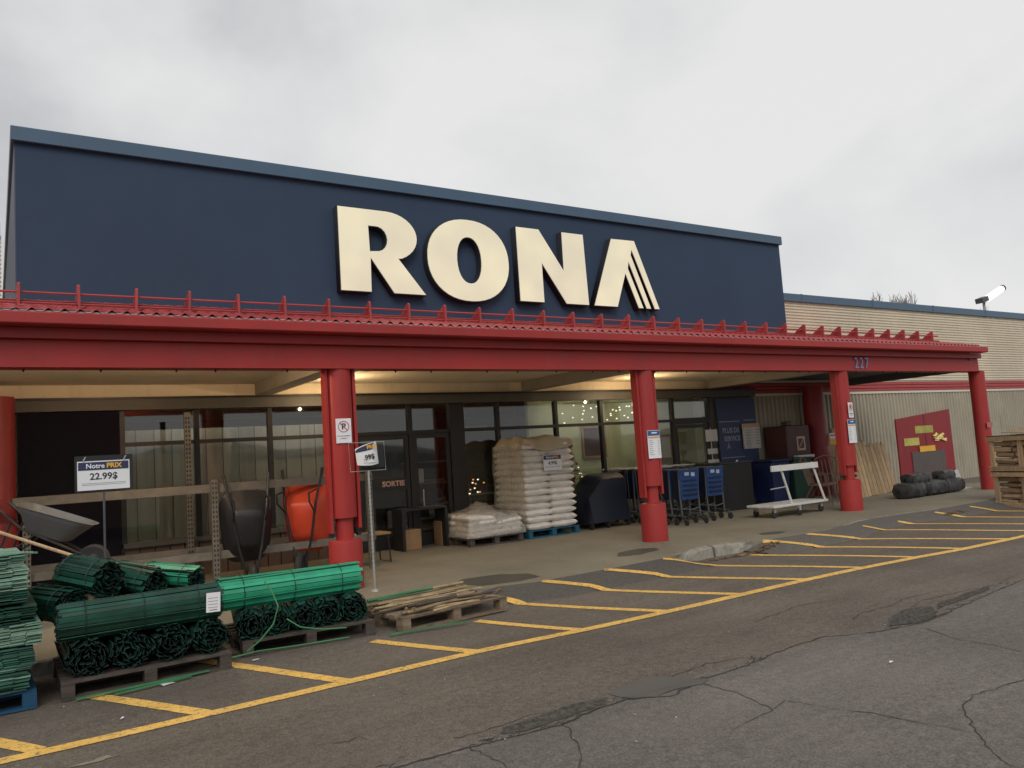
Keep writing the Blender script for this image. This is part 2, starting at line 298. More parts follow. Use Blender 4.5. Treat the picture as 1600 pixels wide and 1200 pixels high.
# ------------------------------------------------------------------ mesh helpers
class MB:
    def __init__(s): s.v = []; s.f = []; s.sm = []
    def quad(s, a, b, c, d):
        i = len(s.v); s.v += [tuple(a), tuple(b), tuple(c), tuple(d)]; s.f.append((i, i+1, i+2, i+3)); return s
    def box(s, x0, x1, y0, y1, z0, z1, M4=None, jit=0.0):
        i = len(s.v)
        P = [Vector(p) for p in ((x0,y0,z0),(x1,y0,z0),(x1,y1,z0),(x0,y1,z0),(x0,y0,z1),(x1,y0,z1),(x1,y1,z1),(x0,y1,z1))]
        if jit: P = [p+Vector((random.uniform(-jit,jit) for _ in range(3))) for p in P]
        if M4 is not None: P = [M4 @ p for p in P]
        s.v += [tuple(p) for p in P]
        s.f += [tuple(i+k for k in f) for f in ((0,3,2,1),(4,5,6,7),(0,1,5,4),(1,2,6,5),(2,3,7,6),(3,0,4,7))]; return s
    def tube(s, pts, r, n=8, caps=True, closed=False):
        pts = [Vector(p) for p in pts]; N = len(pts); rings = []
        for k, p in enumerate(pts):
            if closed: d = pts[(k+1) % N]-pts[k-1]
            else: d = pts[min(k+1, N-1)]-pts[max(k-1, 0)]
            d.normalize()
            a = Vector((0,0,1)) if abs(d.z) < 0.9 else Vector((1,0,0))
            u = d.cross(a).normalized(); w = d.cross(u)
            rr = r[k] if isinstance(r, (list, tuple)) else r
            i = len(s.v)
            for q in range(n):
                t = 2*PI*q/n; s.v.append(tuple(p+u*math.cos(t)*rr+w*math.sin(t)*rr))
            rings.append(i)
        for k in range(N if closed else N-1):
            a, b = rings[k], rings[(k+1) % N]
            for q in range(n): s.f.append((a+q, a+(q+1)%n, b+(q+1)%n, b+q))
        if caps and not closed:
            s.f.append(tuple(rings[0]+q for q in range(n))[::-1]); s.f.append(tuple(rings[-1]+q for q in range(n)))
        return s
    def lathe(s, prof, n=24, c=(0,0,0), caps=True):
        rings = []
        for r, z in prof:
            i = len(s.v)
            for q in range(n):
                t = 2*PI*q/n; s.v.append((c[0]+r*math.cos(t), c[1]+r*math.sin(t), c[2]+z))
            rings.append(i)
        for a, b in zip(rings, rings[1:]):
            for q in range(n): s.f.append((a+q, a+(q+1)%n, b+(q+1)%n, b+q))
        if caps:
            s.f.append(tuple(rings[0]+q for q in range(n))[::-1]); s.f.append(tuple(rings[-1]+q for q in range(n)))
        return s
    def prism(s, poly, f0, f1):     # poly: list of 2d; f0/f1 map (a,b)->3d for both faces
        n = len(poly); i = len(s.v)
        s.v += [tuple(f0(*p)) for p in poly]+[tuple(f1(*p)) for p in poly]
        s.f.append(tuple(range(i, i+n))); s.f.append(tuple(range(i+n, i+2*n))[::-1])
        for k in range(n):
            k2 = (k+1) % n; s.f.append((i+k, i+n+k, i+n+k2, i+k2))
        return s
    def mesh(s, name, m, smooth=False, bevel=0):
        me = bpy.data.meshes.new(name); me.from_pydata(s.v, [], s.f); me.update()
        bm = bmesh.new(); bm.from_mesh(me); bmesh.ops.recalc_face_normals(bm, faces=bm.faces)
        if bevel: bmesh.ops.bevel(bm, geom=list(bm.edges), offset=bevel, segments=1, affect='EDGES', clamp_overlap=True)
        bm.to_mesh(me); bm.free()
        if smooth:
            for p in me.polygons: p.use_smooth = True
            try: me.set_sharp_from_angle(angle=math.radians(40))
            except Exception: pass
        if m: me.materials.append(m)
        return me
    def build(s, name, m, parent=None, smooth=False, bevel=0, **kw):
        return link(name, s.mesh(name, m, smooth, bevel), parent, **kw)
def link(name, me, parent=None, label=None, cat=None, group=None, kind=None, loc=None, rot=None):
    o = bpy.data.objects.new(name, me); C.objects.link(o)
    if parent: o.parent = parent
    if loc is not None: o.location = loc
    if rot is not None: o.rotation_euler = rot
    tag(o, label, cat, group, kind); return o
def tag(o, label=None, cat=None, group=None, kind=None):
    if label: o['label'] = label
    if cat: o['category'] = cat
    if group: o['group'] = group
    if kind: o['kind'] = kind
    return o
def thing(name, label, cat, loc=(0,0,0), rz=0, group=None):
    o = bpy.data.objects.new(name, None); C.objects.link(o); o.location = loc
    if isinstance(rz, (tuple, list)): o.rotation_euler = rz
    else: o.rotation_euler = (0, 0, rz)
    o.empty_display_size = 0.1
    return tag(o, label, cat, group)
def copy_tree(o, parent=None):
    kids = [c for c in C.objects if c.parent == o]
    c = o.copy(); C.objects.link(c); c.parent = parent
    for k in kids: copy_tree(k, c)
    return c
def bx(name, m, parent, x0, x1, y0, y1, z0, z1, bevel=0, **kw):
    return MB().box(x0, x1, y0, y1, z0, z1).build(name, m, parent, bevel=bevel, **kw)

TXT = {}
def text(name, body, size, m, parent, loc, rot=(PI/2,0,0), bold=0.0, align='CENTER', ext=0.001, sx=1.0, shear=0.0):
    cu = bpy.data.curves.new(name, 'FONT'); cu.body = body; cu.size = size; cu.align_x = align; cu.align_y = 'CENTER'
    cu.offset = bold; cu.extrude = ext; cu.shear = shear; cu.resolution_u = 3
    o = bpy.data.objects.new(name, cu); C.objects.link(o)
    dg = bpy.context.evaluated_depsgraph_get(); me = bpy.data.meshes.new_from_object(o.evaluated_get(dg))
    bpy.data.objects.remove(o); me.name = name; me.materials.clear(); me.materials.append(m)
    ob = link(name, me, parent, loc=loc, rot=rot); ob.scale = (sx, 1, 1); return ob

# ------------------------------------------------------------------ ground
def smooth01(t): t = max(0, min(1, t)); return t*t*(3-2*t)
DENTS = [(6.72, 4.10, 0.30, 0.12, 0.06), (6.62, 4.02, 0.5, 0.16, 0.015), (7.5, 4.2, 0.6, 0.14, 0.015), (2.9, 4.12, 0.4, 0.06, 0.012), (3.75, 4.08, 0.3, 0.16, 0.008)]
def gz(x, y):
    if not (-3 < x < 24 and 1 < y < 9): return 0.0
    w = smooth01((x+3)/1.5)*smooth01((24-x)/1.5)*smooth01(y-1)*smooth01((9-y)/1.0)
    z = 0.006*math.sin(x*1.3+y*0.7)+0.005*math.sin(y*2.1-x*0.6)
    for a, b, rx, ry, d in DENTS:
        z -= d*math.exp(-((x-a)/rx)**2-((y-b)/ry)**2)
    z -= 0.010*math.exp(-((y-4.08-0.05*math.sin(x*2.3))/0.07)**2)
    return z*w
def axis(lo, hi, step, far):
    a = [lo-f for f in far[::-1]]; n = int((hi-lo)/step)
    a += [lo+(hi-lo)*k/n for k in range(n+1)]; a += [hi+f for f in far]; return a
def make_ground():
    xs = axis(-3, 24, 0.07, [2, 6, 15, 40, 120, 500]); ys = axis(1, 9, 0.05, [2, 6, 15, 40, 120, 500])
    ys = [y for y in ys]
    V = [(x, y, gz(x, y)) for y in ys for x in xs]; nx = len(xs)
    Fc = [(j*nx+i, j*nx+i+1, (j+1)*nx+i+1, (j+1)*nx+i) for j in range(len(ys)-1) for i in range(nx-1)]
    me = bpy.data.meshes.new('asphalt_ground'); me.from_pydata(V, [], Fc); me.materials.append(M['asphalt'])
    for p in me.polygons: p.use_smooth = True
    link('asphalt_ground', me, kind='structure', label='worn grey brown asphalt of the parking lot and drive lane')
make_ground()

EDGE = [(-30,8.2),(3.0,8.2),(3.7,8.2),(4.6,7.98),(5.3,7.80),(6.5,7.84),(7.5,7.92),(7.95,8.04),(8.25,8.16),(8.8,8.17),(9.15,8.04),(9.4,7.98),(10.2,7.92),(10.9,7.9),(11.4,8.05),(12.1,8.25),(12.8,8.33),(13.7,8.25),(14.7,8.1),(16.2,8.12),(17.2,8.35),(18.2,8.65),(19.4,8.9),(20.3,9.3),(20.9,10.2),(21.1,11.5),(21.1,12.9)]
SWZ = 0.11
def sidewalk():
    # resample edge
    E = []
    for (x0,y0),(x1,y1) in zip(EDGE, EDGE[1:]):
        n = max(1, int(math.hypot(x1-x0, y1-y0)/0.15))
        for k in range(n): 
            t = k/n; E.append((x0+(x1-x0)*t, y0+(y1-y0)*t+(random.uniform(-.008,.008) if x0 > -5 else 0)))
    E.append(EDGE[-1])
    b = MB(); i = 0
    for (x0,y0),(x1,y1) in zip(E, E[1:]):
        if x1-x0 < 1e-4:
            b.quad((x0,y0,0-.05),(x1,y1,-.05),(x1,y1,SWZ),(x0,y0,SWZ)); continue
        b.quad((x0,y0,SWZ),(x1,y1,SWZ),(x1,12.95,SWZ),(x0,12.95,SWZ))
        b.quad((x0,y0,-.05),(x1,y1,-.05),(x1,y1,SWZ),(x0,y0,SWZ))
    b.build('sidewalk', M['concrete'], kind='structure', label='concrete pavement under the canopy')
    # kerb stones where there is no ramp
    def kerb(xa, xb, H=0.0, w=.16, ta=False, tb=False):
        P = [(xa+(xb-xa)*q/int((xb-xa)/.05), 0) for q in range(int((xb-xa)/.05)+1)]
        def ey(x):
            for (x0,y0),(x1,y1) in zip(EDGE, EDGE[1:]):
                if x0 <= x <= x1 and x1 > x0: return y0+(y1-y0)*(x-x0)/(x1-x0)
            return EDGE[-1][1]
        P = [(x, ey(x)) for x, _ in P]; k = MB()
        n = len(P); ring = []
        for j, (x, y) in enumerate(P):
            x2, y2 = P[min(j+1, n-1)]; x1, y1 = P[max(j-1, 0)]
            d = Vector((x2-x1, y2-y1, 0)).normalized(); nn = Vector((-d.y, d.x, 0))
            ring.append(len(k.v))
            f_ = (smooth01(j*.05/.45) if ta else 1)*(smooth01((n-1-j)*.05/.45) if tb else 1); h = H*f_; lo = SWZ*(1-f_)*.7
            prof = [(-w*f_-.01,-.05),(-w*.93*f_-.006,.055-lo+h*.5),(-w*.88*f_-.005,.10-lo+h),(-w*.70*f_-.004,SWZ+.008-lo*.6+h),(-.02,SWZ+.012+h),(.06,SWZ+.004)]
            for a, z in prof:
                jj = random.uniform(-.006, .006)*(1 if H else .5)
                k.v.append((x+nn.x*a+jj, y+nn.y*a+jj, z+random.uniform(-.007,.007)*(1 if H else .4) if z > 0 else z))
        m = len(prof)
        for a, c in zip(ring, ring[1:]):
            for q in range(m-1): k.f.append((a+q, c+q, c+q+1, a+q+1))
        k.f.append(tuple(ring[0]+q for q in range(m))); k.f.append(tuple(ring[-1]+q for q in range(m)))
        k.build('kerb', M['kerb'], kind='structure', label='broken concrete kerb at the pavement edge')
    kerb(7.7, 8.43, 0.018, ta=True); kerb(8.47, 9.25, 0.018, tb=True)
    kerb(11.2, 14.7, w=.045, ta=True, tb=True); kerb(16.9, 21.0, w=.10, ta=True); kerb(-4, 1.0, w=.1); kerb(1.02, 4.6, w=.1, tb=True)
sidewalk()
RAMPS = ((4.3, 8.0), (9.05, 17.4))
def edge_y(x):
    for (x0,y0),(x1,y1) in zip(EDGE, EDGE[1:]):
        if x0 <= x <= x1 and x1 > x0: return y0+(y1-y0)*(x-x0)/(x1-x0)
    return 8.2
def ramp_h(x, y):      # height of the asphalt ramps above the lot
    for xa, xb in RAMPS:
        if xa <= x <= xb:
            e = smooth01((x-xa)/.55)*smooth01((xb-x)/.55); d = edge_y(x)-y
            if d > .55: return -1
            t = 1-max(d, 0)/.55
            return (SWZ+.001)*e*(t**.8)
    return -1
def rampz(x, y):
    h = ramp_h(x, y)
    if y > edge_y(x)-.0: return SWZ+.006
    return max(gz(x, y)+.004, h+.008)
for xa, xb in RAMPS:
    mb = MB(); n = int((xb-xa)/.08); q_ = 9
    for j in range(n+1):
        x = xa+(xb-xa)*j/n; ye = edge_y(x)
        for q in range(q_):
            y = ye-.56*(1-q/(q_-1)); mb.v.append((x, y+.004, max(ramp_h(x, y), 0)+(.003 if q else -.012)+random.uniform(-.001,.0015)))
    for j in range(n):
        for q in range(q_-1): a = j*q_+q; mb.f.append((a, a+q_, a+q_+1, a+1))
    mb.build('asphalt_ramp', M['rampasphalt'], smooth=True, kind='structure', label='dark asphalt wedge ramping up to the pavement')
def ribbon(pts, w, name, m, zf=rampz, dz=0.0, jit=0.0, step=0.08, taper=False, **kw):
    P = []
    for (a, b) in zip(pts, pts[1:]):
        L = math.hypot(b[0]-a[0], b[1]-a[1]); n = max(1, int(L/step))
        for k in range(n): P.append((a[0]+(b[0]-a[0])*k/n, a[1]+(b[1]-a[1])*k/n))
    P.append(pts[-1]); mb = MB(); n = len(P); L = []
    for j, p in enumerate(P):
        a = P[max(0, j-1)]; b = P[min(n-1, j+1)]; d = Vector((b[0]-a[0], b[1]-a[1])).normalized()
        jx, jy = (random.uniform(-jit, jit), random.uniform(-jit, jit))
        ww = w*(random.uniform(.4, 1.5) if jit else 1+random.uniform(-.03, .03))/2
        if taper: ww *= min(1, (n-1-j)/(n*.4)+.2)
        for s in (1, -1):
            x, y = p[0]+jx-d.y*ww*s, p[1]+jy+d.x*ww*s
            L.append((x, y, zf(x, y)+dz))
    mb.v = L; mb.f = [(2*k, 2*k+1, 2*k+3, 2*k+2) for k in range(n-1)]
    return mb.build(name, m, **kw)
# yellow hatching
YL = [(-3.5,5.86),(0.0,5.81),(1.288,5.837),(2.284,5.84),(3.466,5.87),(4.435,5.83),(6.488,5.807),(7.572,5.795),(8.526,5.79),(9.684,5.76),(10.524,5.69),(12.057,5.61),(16,5.5),(24,5.4)]
ribbon(YL, 0.122, 'yellow_line', M['yellow'], dz=.001, kind='structure', label='long yellow line along the hatched no-parking strip')
H = [[(-1.0,6.9),(-.42,5.86)],[(-.02,6.30),(.22,5.87)],[(.62,6.95),(1.2,5.87)],[(1.5,7.42),(2.2,5.87)],[(2.87,6.939),(3.33,5.9)],[(3.98,6.98),(4.40,5.87)],[(4.55,7.85),(5.44,5.87)],
     [(5.36,7.80),(5.77,7.40),(6.49,5.84)],[(6.33,7.84),(6.80,7.42),(7.54,5.83)],[(7.38,7.90),(7.82,7.48),(8.58,5.80)],[(8.80,7.85),(9.65,5.80)],
     [(9.45,7.98),(9.88,7.45),(10.63,5.73)],[(10.35,7.90),(10.82,7.42),(11.72,5.67)],[(11.86,7.95),(12.75,5.66)],[(12.86,7.95),(13.8,5.62)],[(14.1,8.0),(14.9,5.6)],[(15.2,7.95),(15.9,5.6)],[(16.3,7.7),(17.0,5.55)],[(17.4,7.8),(18.2,5.55)]]
for h in H: ribbon(h, 0.115, 'yellow_hatch_stripe', M['yellow'], dz=0.0, kind='structure', label='yellow painted hatch stripe between line and pavement')
# cracks (traced in plan on the lot)
CR = dict(seam = [(-2.0,4.2),(.2,4.12),(1.2,4.1),(1.76, 4.08), (2.21, 4.05), (2.48, 4.02), (2.78, 3.96), (3.07, 4.03), (3.38, 4.05), (3.61, 3.89), (4.04, 4.03), (4.37, 4.03), (4.93, 4.12), (5.58, 4.17), (5.96, 3.97), (6.48, 3.89), (7.26, 3.98), (8.16, 4.08), (8.78, 4.14),(11,4.2),(16,4.1)],
c1 = [(3.95, 3.94), (3.94, 3.65), (3.85, 3.28), (3.67, 3.27), (3.37, 3.21)], c2 = [(3.87, 3.3), (4.04, 3.36), (4.1, 3.07), (4.18, 2.86), (4.21, 2.63), (4.24, 2.51), (4.25, 2.31)],
c3 = [(6.5,2.3),(5.63, 2.57), (5.34, 2.59), (5.03, 2.61), (4.85, 2.64), (4.69, 2.61), (4.57, 2.55), (4.36, 2.4), (4.23, 2.3), (4.03, 2.11),(3.8,1.8)],
c4 = [(6.28, 3.76), (6.08, 3.37), (6.08, 3.18), (6.01, 2.89),(6.2,2.3)], c5 = [(2.78, 3.96), (2.8, 3.88), (2.73, 3.78), (2.62, 3.55), (2.48, 3.4),(2.3,3.0)],
c6 = [(2.21, 4.21), (2.35, 4.2), (2.51, 4.2), (2.76, 4.23), (3.04, 4.09)], c7 = [(2.21, 4.05), (2.22, 3.74), (2.2, 3.59)], c8 = [(1.64, 4.64), (1.72, 4.63), (1.81, 4.66), (1.83, 4.53)],
c10=[(6.9,4.25),(7.3,4.35),(7.8,4.3),(8.4,4.2),(9.2,4.35)], c11=[(3.9,4.2),(4.3,4.25),(4.7,4.16)], c12=[(6.2,4.35),(6.5,4.45),(6.9,4.42),(7.2,4.5),(7.9,4.45)], c13=[(5.6,4.9),(6.4,5.05),(7.0,4.9)])
for k, p in CR.items():
    ribbon(p, 0.013 if k == 'seam' else 0.007, 'asphalt_crack', M['crack'], dz=-.001, jit=0.012, step=0.045, taper=(k != 'seam'), kind='structure', label='jagged crack in the asphalt')
mb = MB(); rr = random.Random(50)
SEAM = CR['seam']
def seam_y(x):
    for (a0,b0),(a1,b1) in zip(SEAM, SEAM[1:]):
        if a0 <= x <= a1: return b0+(b1-b0)*(x-a0)/(a1-a0)
    return 4.1
for xa, xb, n_, sp_ in ((2.2, 3.4, 70, .07), (1.5, 1.9, 10, .25), (4.0, 4.7, 22, .06), (6.1, 7.2, 60, .09), (7.0, 8.6, 60, .10), (3.4, 4.1, 16, .10), (9, 13, 40, .15)):
    for _ in range(n_):
        x = rr.uniform(xa, xb); y = seam_y(x)+rr.uniform(-.1, 1)*sp_+.01; a = rr.uniform(-.5,.5)+(PI/2 if rr.random() < .2 else 0); l = rr.uniform(.02,.10); w_ = rr.uniform(.003,.011)
        p = [(x, y)]
        for q in range(3): a += rr.uniform(-.6,.6); p.append((p[-1][0]+math.cos(a)*l/3, p[-1][1]+math.sin(a)*l/3))
        i0 = len(mb.v)
        for q, (px_, py_) in enumerate(p):
            ww = w_*(1 if 0 < q < 3 else .3); mb.v += [(px_, py_-ww/2, gz(px_, py_)+.0035), (px_, py_+ww/2, gz(px_, py_)+.0035)]
        mb.f += [(i0+2*q, i0+2*q+2, i0+2*q+3, i0+2*q+1) for q in range(3)]
mb.build('crack_fragments', M['crack'], kind='stuff', label='crumbled short cracks scattered along the asphalt seam')
def blob(poly, m, name, label, zf=rampz, dz=0.0, jit=0.03, sub=4, **kw):
    P = []
    for k in range(len(poly)):
        a, b = poly[k], poly[(k+1) % len(poly)]
        for q in range(sub):
            t = q/sub; P.append((a[0]+(b[0]-a[0])*t+random.uniform(-jit,jit), a[1]+(b[1]-a[1])*t+random.uniform(-jit,jit)*.6))
    cx = sum(p[0] for p in P)/len(P); cyy = sum(p[1] for p in P)/len(P); mb = MB()
    rings = []
    for s in (0.0, .35, .7, 1.0):
        if s == 0: mb.v.append((cx, cyy, zf(cx, cyy)+dz)); continue
        rings.append(len(mb.v))
        for x, y in P:
            X, Y = cx+(x-cx)*s, cyy+(y-cyy)*s; mb.v.append((X, Y, zf(X, Y)+dz))
    n = len(P)
    for q in range(n): mb.f.append((0, rings[0]+q, rings[0]+(q+1) % n))
    for a, b in zip(rings, rings[1:]):
        for q in range(n): mb.f.append((a+q, b+q, b+(q+1) % n, a+(q+1) % n))
    return mb.build(name, m, kind='structure', label=label, **kw)
blob([(3.362,4.222),(3.624,4.29),(3.832,4.28),(4.012,4.111),(4.056,3.99),(3.935,3.93),(3.746,3.99),(3.544,3.95),(3.417,4.033)], M['patch'], 'asphalt_patch', 'smooth grey filler patch on the asphalt seam', jit=.015)
blob([(6.25,4.04),(6.45,3.97),(6.65,3.95),(6.85,4.01),(7.05,4.08),(7.12,4.20),(6.9,4.27),(6.6,4.24),(6.4,4.14)], M['rough'], 'pothole', 'shallow pothole full of broken asphalt', jit=.02)
blob([(2.45,4.10),(2.6,4.05),(2.9,4.07),(3.28,4.12),(3.3,4.18),(3.05,4.22),(2.8,4.19),(2.5,4.16)], M['rough'], 'broken_asphalt', 'dark crumbling strip along the asphalt seam', jit=.02)
blob([(7.1,4.12),(7.6,4.1),(8.1,4.15),(8.3,4.22),(7.8,4.24),(7.3,4.2)], M['rough'], 'broken_asphalt', 'dark crumbling asphalt right of the pothole', jit=.03)
sw = lambda x, y: SWZ+.003
for poly, lb in (([(4.6,8.55),(4.75,8.15),(5.2,8.05),(5.55,8.1),(5.6,8.45),(5.3,8.75),(4.85,8.8)], 'long damp stain on the pavement beside the stakes'),
             ([(7.2,8.6),(7.5,8.48),(8.0,8.62),(8.12,8.85),(7.9,8.98),(7.45,8.9)], 'round damp stain in front of the second column'),
             ([(10.0,8.45),(10.2,8.3),(10.45,8.35),(10.5,8.5),(10.3,8.6),(10.1,8.6)], 'small damp stain near the hatch stripes')):
    blob(poly, M['stain'], 'damp_stain', lb, zf=sw, jit=.012)
# litter, leaves, gravel
def scatter(name, m, label, n, fn, s0, s1, flat=True):
    mb = MB()
    for _ in range(n):
        x, y = fn(); z = (SWZ if y > 8.35 else rampz(x, y))+.003; s = random.uniform(s0, s1); a = random.uniform(0, PI)
        dx, dy = math.cos(a)*s, math.sin(a)*s; h = s*.3
        i = len(mb.v)
        mb.v += [(x-dx, y-dy, z), (x+dy*.6, y-dx*.6, z+h*random.random()), (x+dx, y+dy, z+h*random.random()), (x-dy*.6, y+dx*.6, z+h), (x, y, z+h)]
        mb.f += [(i,i+1,i+4),(i+1,i+2,i+4),(i+2,i+3,i+4),(i+3,i,i+4)]
    return mb.build(name, m, kind='stuff', label=label)
rnd = random.uniform
scatter('pebbles', M['closure'], 'pale pebbles and paper flecks strewn over the asphalt', 130, lambda: (rnd(0, 12), rnd(3, 7.8)), .004, .012)
scatter('dead_leaves', M['leaf'], 'dead leaves gathered at the kerb', 260, lambda: (lambda x: (x, 7.82+rnd(-.09, .04)))(random.choice([rnd(8.0, 9.6), rnd(8.2,9.3), rnd(8.6,9.5), rnd(14.0, 14.7), rnd(3.9, 4.8)])), .015, .04)
scatter('wood_debris', M['bamboo'], 'bark and leaf scraps on the pavement', 120, lambda: (rnd(3.6, 12), rnd(8.2, 9.4)), .008, .02)
scatter('kerb_grit', M['kerb'], 'grit and crumbs along the pavement edge', 240, lambda: (rnd(3.5, 17), rnd(7.3, 8.2)), .005, .014)
for (x, y, r, s) in ((1.12, 6.84, .4, .05), (5.19, 3.37, .2, .018), (1.85, 7.05, .5, .03), (.72, 6.16, 1.0, .016)):
    mb = MB(); mb.box(-s, s, -s*.45, s*.45, 0, .006, jit=.004)
    mb.build('paper_scrap', M['white'], loc=(x, y, rampz(x, y)+.004), rot=(0.06, .05, r), cat='litter', label={1.12: 'white paper scrap beside the big green roll pallet', 5.19: 'small white scrap alone on the open grey asphalt', 1.85: 'white scrap under the pallet edge by the green strap', .72: 'tiny white scrap between the first two yellow stripes'}[x])
blob([(.36,5.40),(.5,5.37),(.62,5.41),(.55,5.45)], M['tanbase'], 'sand_patch', 'small sandy smear on the asphalt', jit=.02)

# far ridge opposite, seen only as a reflection
def ridge():
    mb = MB(); n = 120; R_ = 150; ring = []
    for k in range(n+1):
        a = PI+PI*k/n; h = 6+2*math.sin(k*.21)+1.0*math.sin(k*.77)+random.uniform(-.7, .7)
        x, y = R_*math.cos(a)*1.2, R_*math.sin(a); ring.append(len(mb.v))
        mb.v += [(x, y, -.5), (x*1.02, y*1.02, h*.7), (x*1.12, y*1.12, h), (x*1.3, y*1.3, -.5)]
    for a, b in zip(ring, ring[1:]):
        for q in range(3): mb.f.append((a+q, b+q, b+q+1, a+q+1))
    mb.build('hill', M['hill'], kind='structure', label='low dark wooded ridge across the lot')
ridge()

# ------------------------------------------------------------------ store building
store = thing('store_building', 'long retail store with navy front block and cream ribbed side walls', 'building', (0, 0, 0))
GY = 12.9
bx('front_block', M['navy'], store, .25, 14.43, 11.0, 30, 3.2, 5.80)
bx('side_panel', M['navy_side'], store, .236, .249, 11.02, 29.9, 3.2, 5.80)
bx('parapet_cap', M['coping'], store, .20, 14.46, 10.93, 30.06, 5.775, 5.955, bevel=.006)
# seams on the block face
def corr_h(x0, x1, z0, z1, pitch, depth, y, name, m, **kw):
    mb = MB(); n = int(round((z1-z0)/pitch)); prof = []
    for k in range(n):
        z = z0+(z1-z0)*k/n; p = (z1-z0)/n
        prof += [(y, z), (y, z+p*.35), (y-depth, z+p*.5), (y-depth, z+p*.85)]
    prof.append((y, z1))
    for (ya, za), (yb, zb) in zip(prof, prof[1:]): mb.quad((x0,ya,za),(x1,ya,za),(x1,yb,zb),(x0,yb,zb))
    return mb.build(name, m, store, **kw)
def corr_v(x0, x1, z0, z1, pitch, depth, y, name, m, **kw):
    mb = MB(); n = int(round((x1-x0)/pitch)); prof = []
    for k in range(n):
        x = x0+(x1-x0)*k/n; p = (x1-x0)/n
        prof += [(y, x), (y, x+p*.3), (y-depth, x+p*.45), (y-depth, x+p*.85)]
    prof.append((y, x1))
    for (ya, xa), (yb, xb) in zip(prof, prof[1:]): mb.quad((xa,ya,z0),(xb,yb,z0),(xb,yb,z1),(xa,ya,z1))
    return mb.build(name, m, store, **kw)
for k in range(5):
    x0 = 14.44+k*6.2; corr_h(x0, x0+6.2, 2.95, 5.05, .078, .030, GY, 'ribbed_siding', M['siding'])
corr_h(-14, .22, 0, 8.4, .12, .03, 25, 'ribbed_siding', M['siding'])
for k in range(10):
    x0 = 15.32+k*3.0; corr_v(x0, x0+2.995, .0, 2.62, .155, .042, GY, 'corrugated_panel', M['corr'])
bx('trim_strip', M['trim'], store, 14.0, 46, GY-.055, GY+.05, 2.625, 2.685)
for k, z in enumerate((2.69, 2.775, 2.86)):
    bx('red_band', M['redroof'], store, 13.9, 46, GY-.05, GY+.05, z, z+.075, bevel=.008)
bx('wall_coping', M['coping'], store, 14.45, 46, GY-.09, GY+.30, 5.035, 5.235, bevel=.005)
for x in (17.5, 20.6, 23.7, 26.8, 29.9): bx('coping_joint', M['coping'], store, x, x+.05, GY-.097, GY+.2, 5.03, 5.242)
bx('wall_coping', M['coping'], store, -14, .20, 24.9, 25.4, 8.35, 8.75)
bx('rear_wall', M['siding'], store, -14, .24, GY, GY+.3, 0, 3.3)
bx('wall_core', M['darkroom'], store, 15.3, 46, GY+.06, 13.2, 0, 5.03)
bx('wall_core', M['darkroom'], store, 13.9, 15.3, GY+.06, 13.2, 0, 5.03)
bx('roof', M['roofgravel'], store, .26, 46, 13.2, 40, 4.85, 5.0)
bx('upper_wall', M['ceil'], store, -14, 13.9, GY-.02, 13.1, 2.815, 3.3)
# storefront
bx('header', M['header'], store, .25, 15.3, GY-.16, GY+.05, 2.62, 2.81)
bx('header_edge', M['frame'], store, .25, 15.3, GY-.19, GY-.165, 2.775, 2.805)
bx('dark_panel', M['blackpanel'], store, .28, 1.55, GY-.06, GY+.03, SWZ, 2.615)
bx('sill', M['header'], store, 1.56, 4.85, GY-.14, GY+.05, .62, .69)
for k in range(16):
    x = 1.58+k*.205; bx('base_rib', M['brownbase'], store, x, x+.19, GY-.07, GY+.02, SWZ, .615)
bx('sill', M['tanbase'], store, 7.32, 12.66, GY-.12, GY+.05, .64, .69)
bx('base_wall', M['tanbase'], store, 7.32, 12.66, GY-.07, GY+.04, SWZ, .637)
def frame_v(x, w=.07, z0=.69, z1=2.615, d=.05): return bx('mullion', M['frame'], store, x-w/2, x+w/2, GY-d, GY+.05, z0, z1)
for x in (1.585, 2.62, 3.74, 4.85): frame_v(x)
for x in (8.07, 9.45, 10.62, 12.66): frame_v(x, z0=.69)
frame_v(5.16, .09, SWZ); frame_v(6.22, .08, SWZ); frame_v(7.16, .30, SWZ, d=.07); frame_v(13.8, .08, SWZ)
bx('wall_pier', M['header'], store, 13.845, 15.3, GY-.03, GY+.04, SWZ, 2.615)
def transom(x0, x1, z=2.12, w=.06): bx('transom', M['frame'], store, x0, x1, GY-.045, GY+.045, z-w/2, z+w/2)
for a, b in ((1.62,2.585),(2.655,3.705),(3.775,4.815),(4.885,5.115),(5.205,6.18),(6.26,7.01),(7.31,8.035),(8.105,9.415),(9.485,10.585),(10.655,12.625)): transom(a, b)
transom(12.695, 13.76, 2.10, .14)
def pane(x0, x1, z0, z1):
    return MB().box(x0, x1, GY-.004, GY+.004, z0, z1).build('pane', M['glass'], store)
for a, b in ((1.62,2.585),(2.655,3.705),(3.775,4.815)):
    pane(a, b, 2.152, 2.61); pane(a, b, .692, 2.088)
for a, b in ((7.31,8.035),(8.105,9.415),(9.485,10.585),(10.655,12.625)):
    pane(a, b, 2.152, 2.61); pane(a, b, .692, 2.088)
pane(4.885, 5.115, 2.152, 2.61); pane(5.205, 6.18, 2.152, 2.61); pane(6.26, 7.01, 2.152, 2.61); pane(12.695, 13.76, 2.172, 2.61)
pane(4.885, 5.115, SWZ, 2.088)
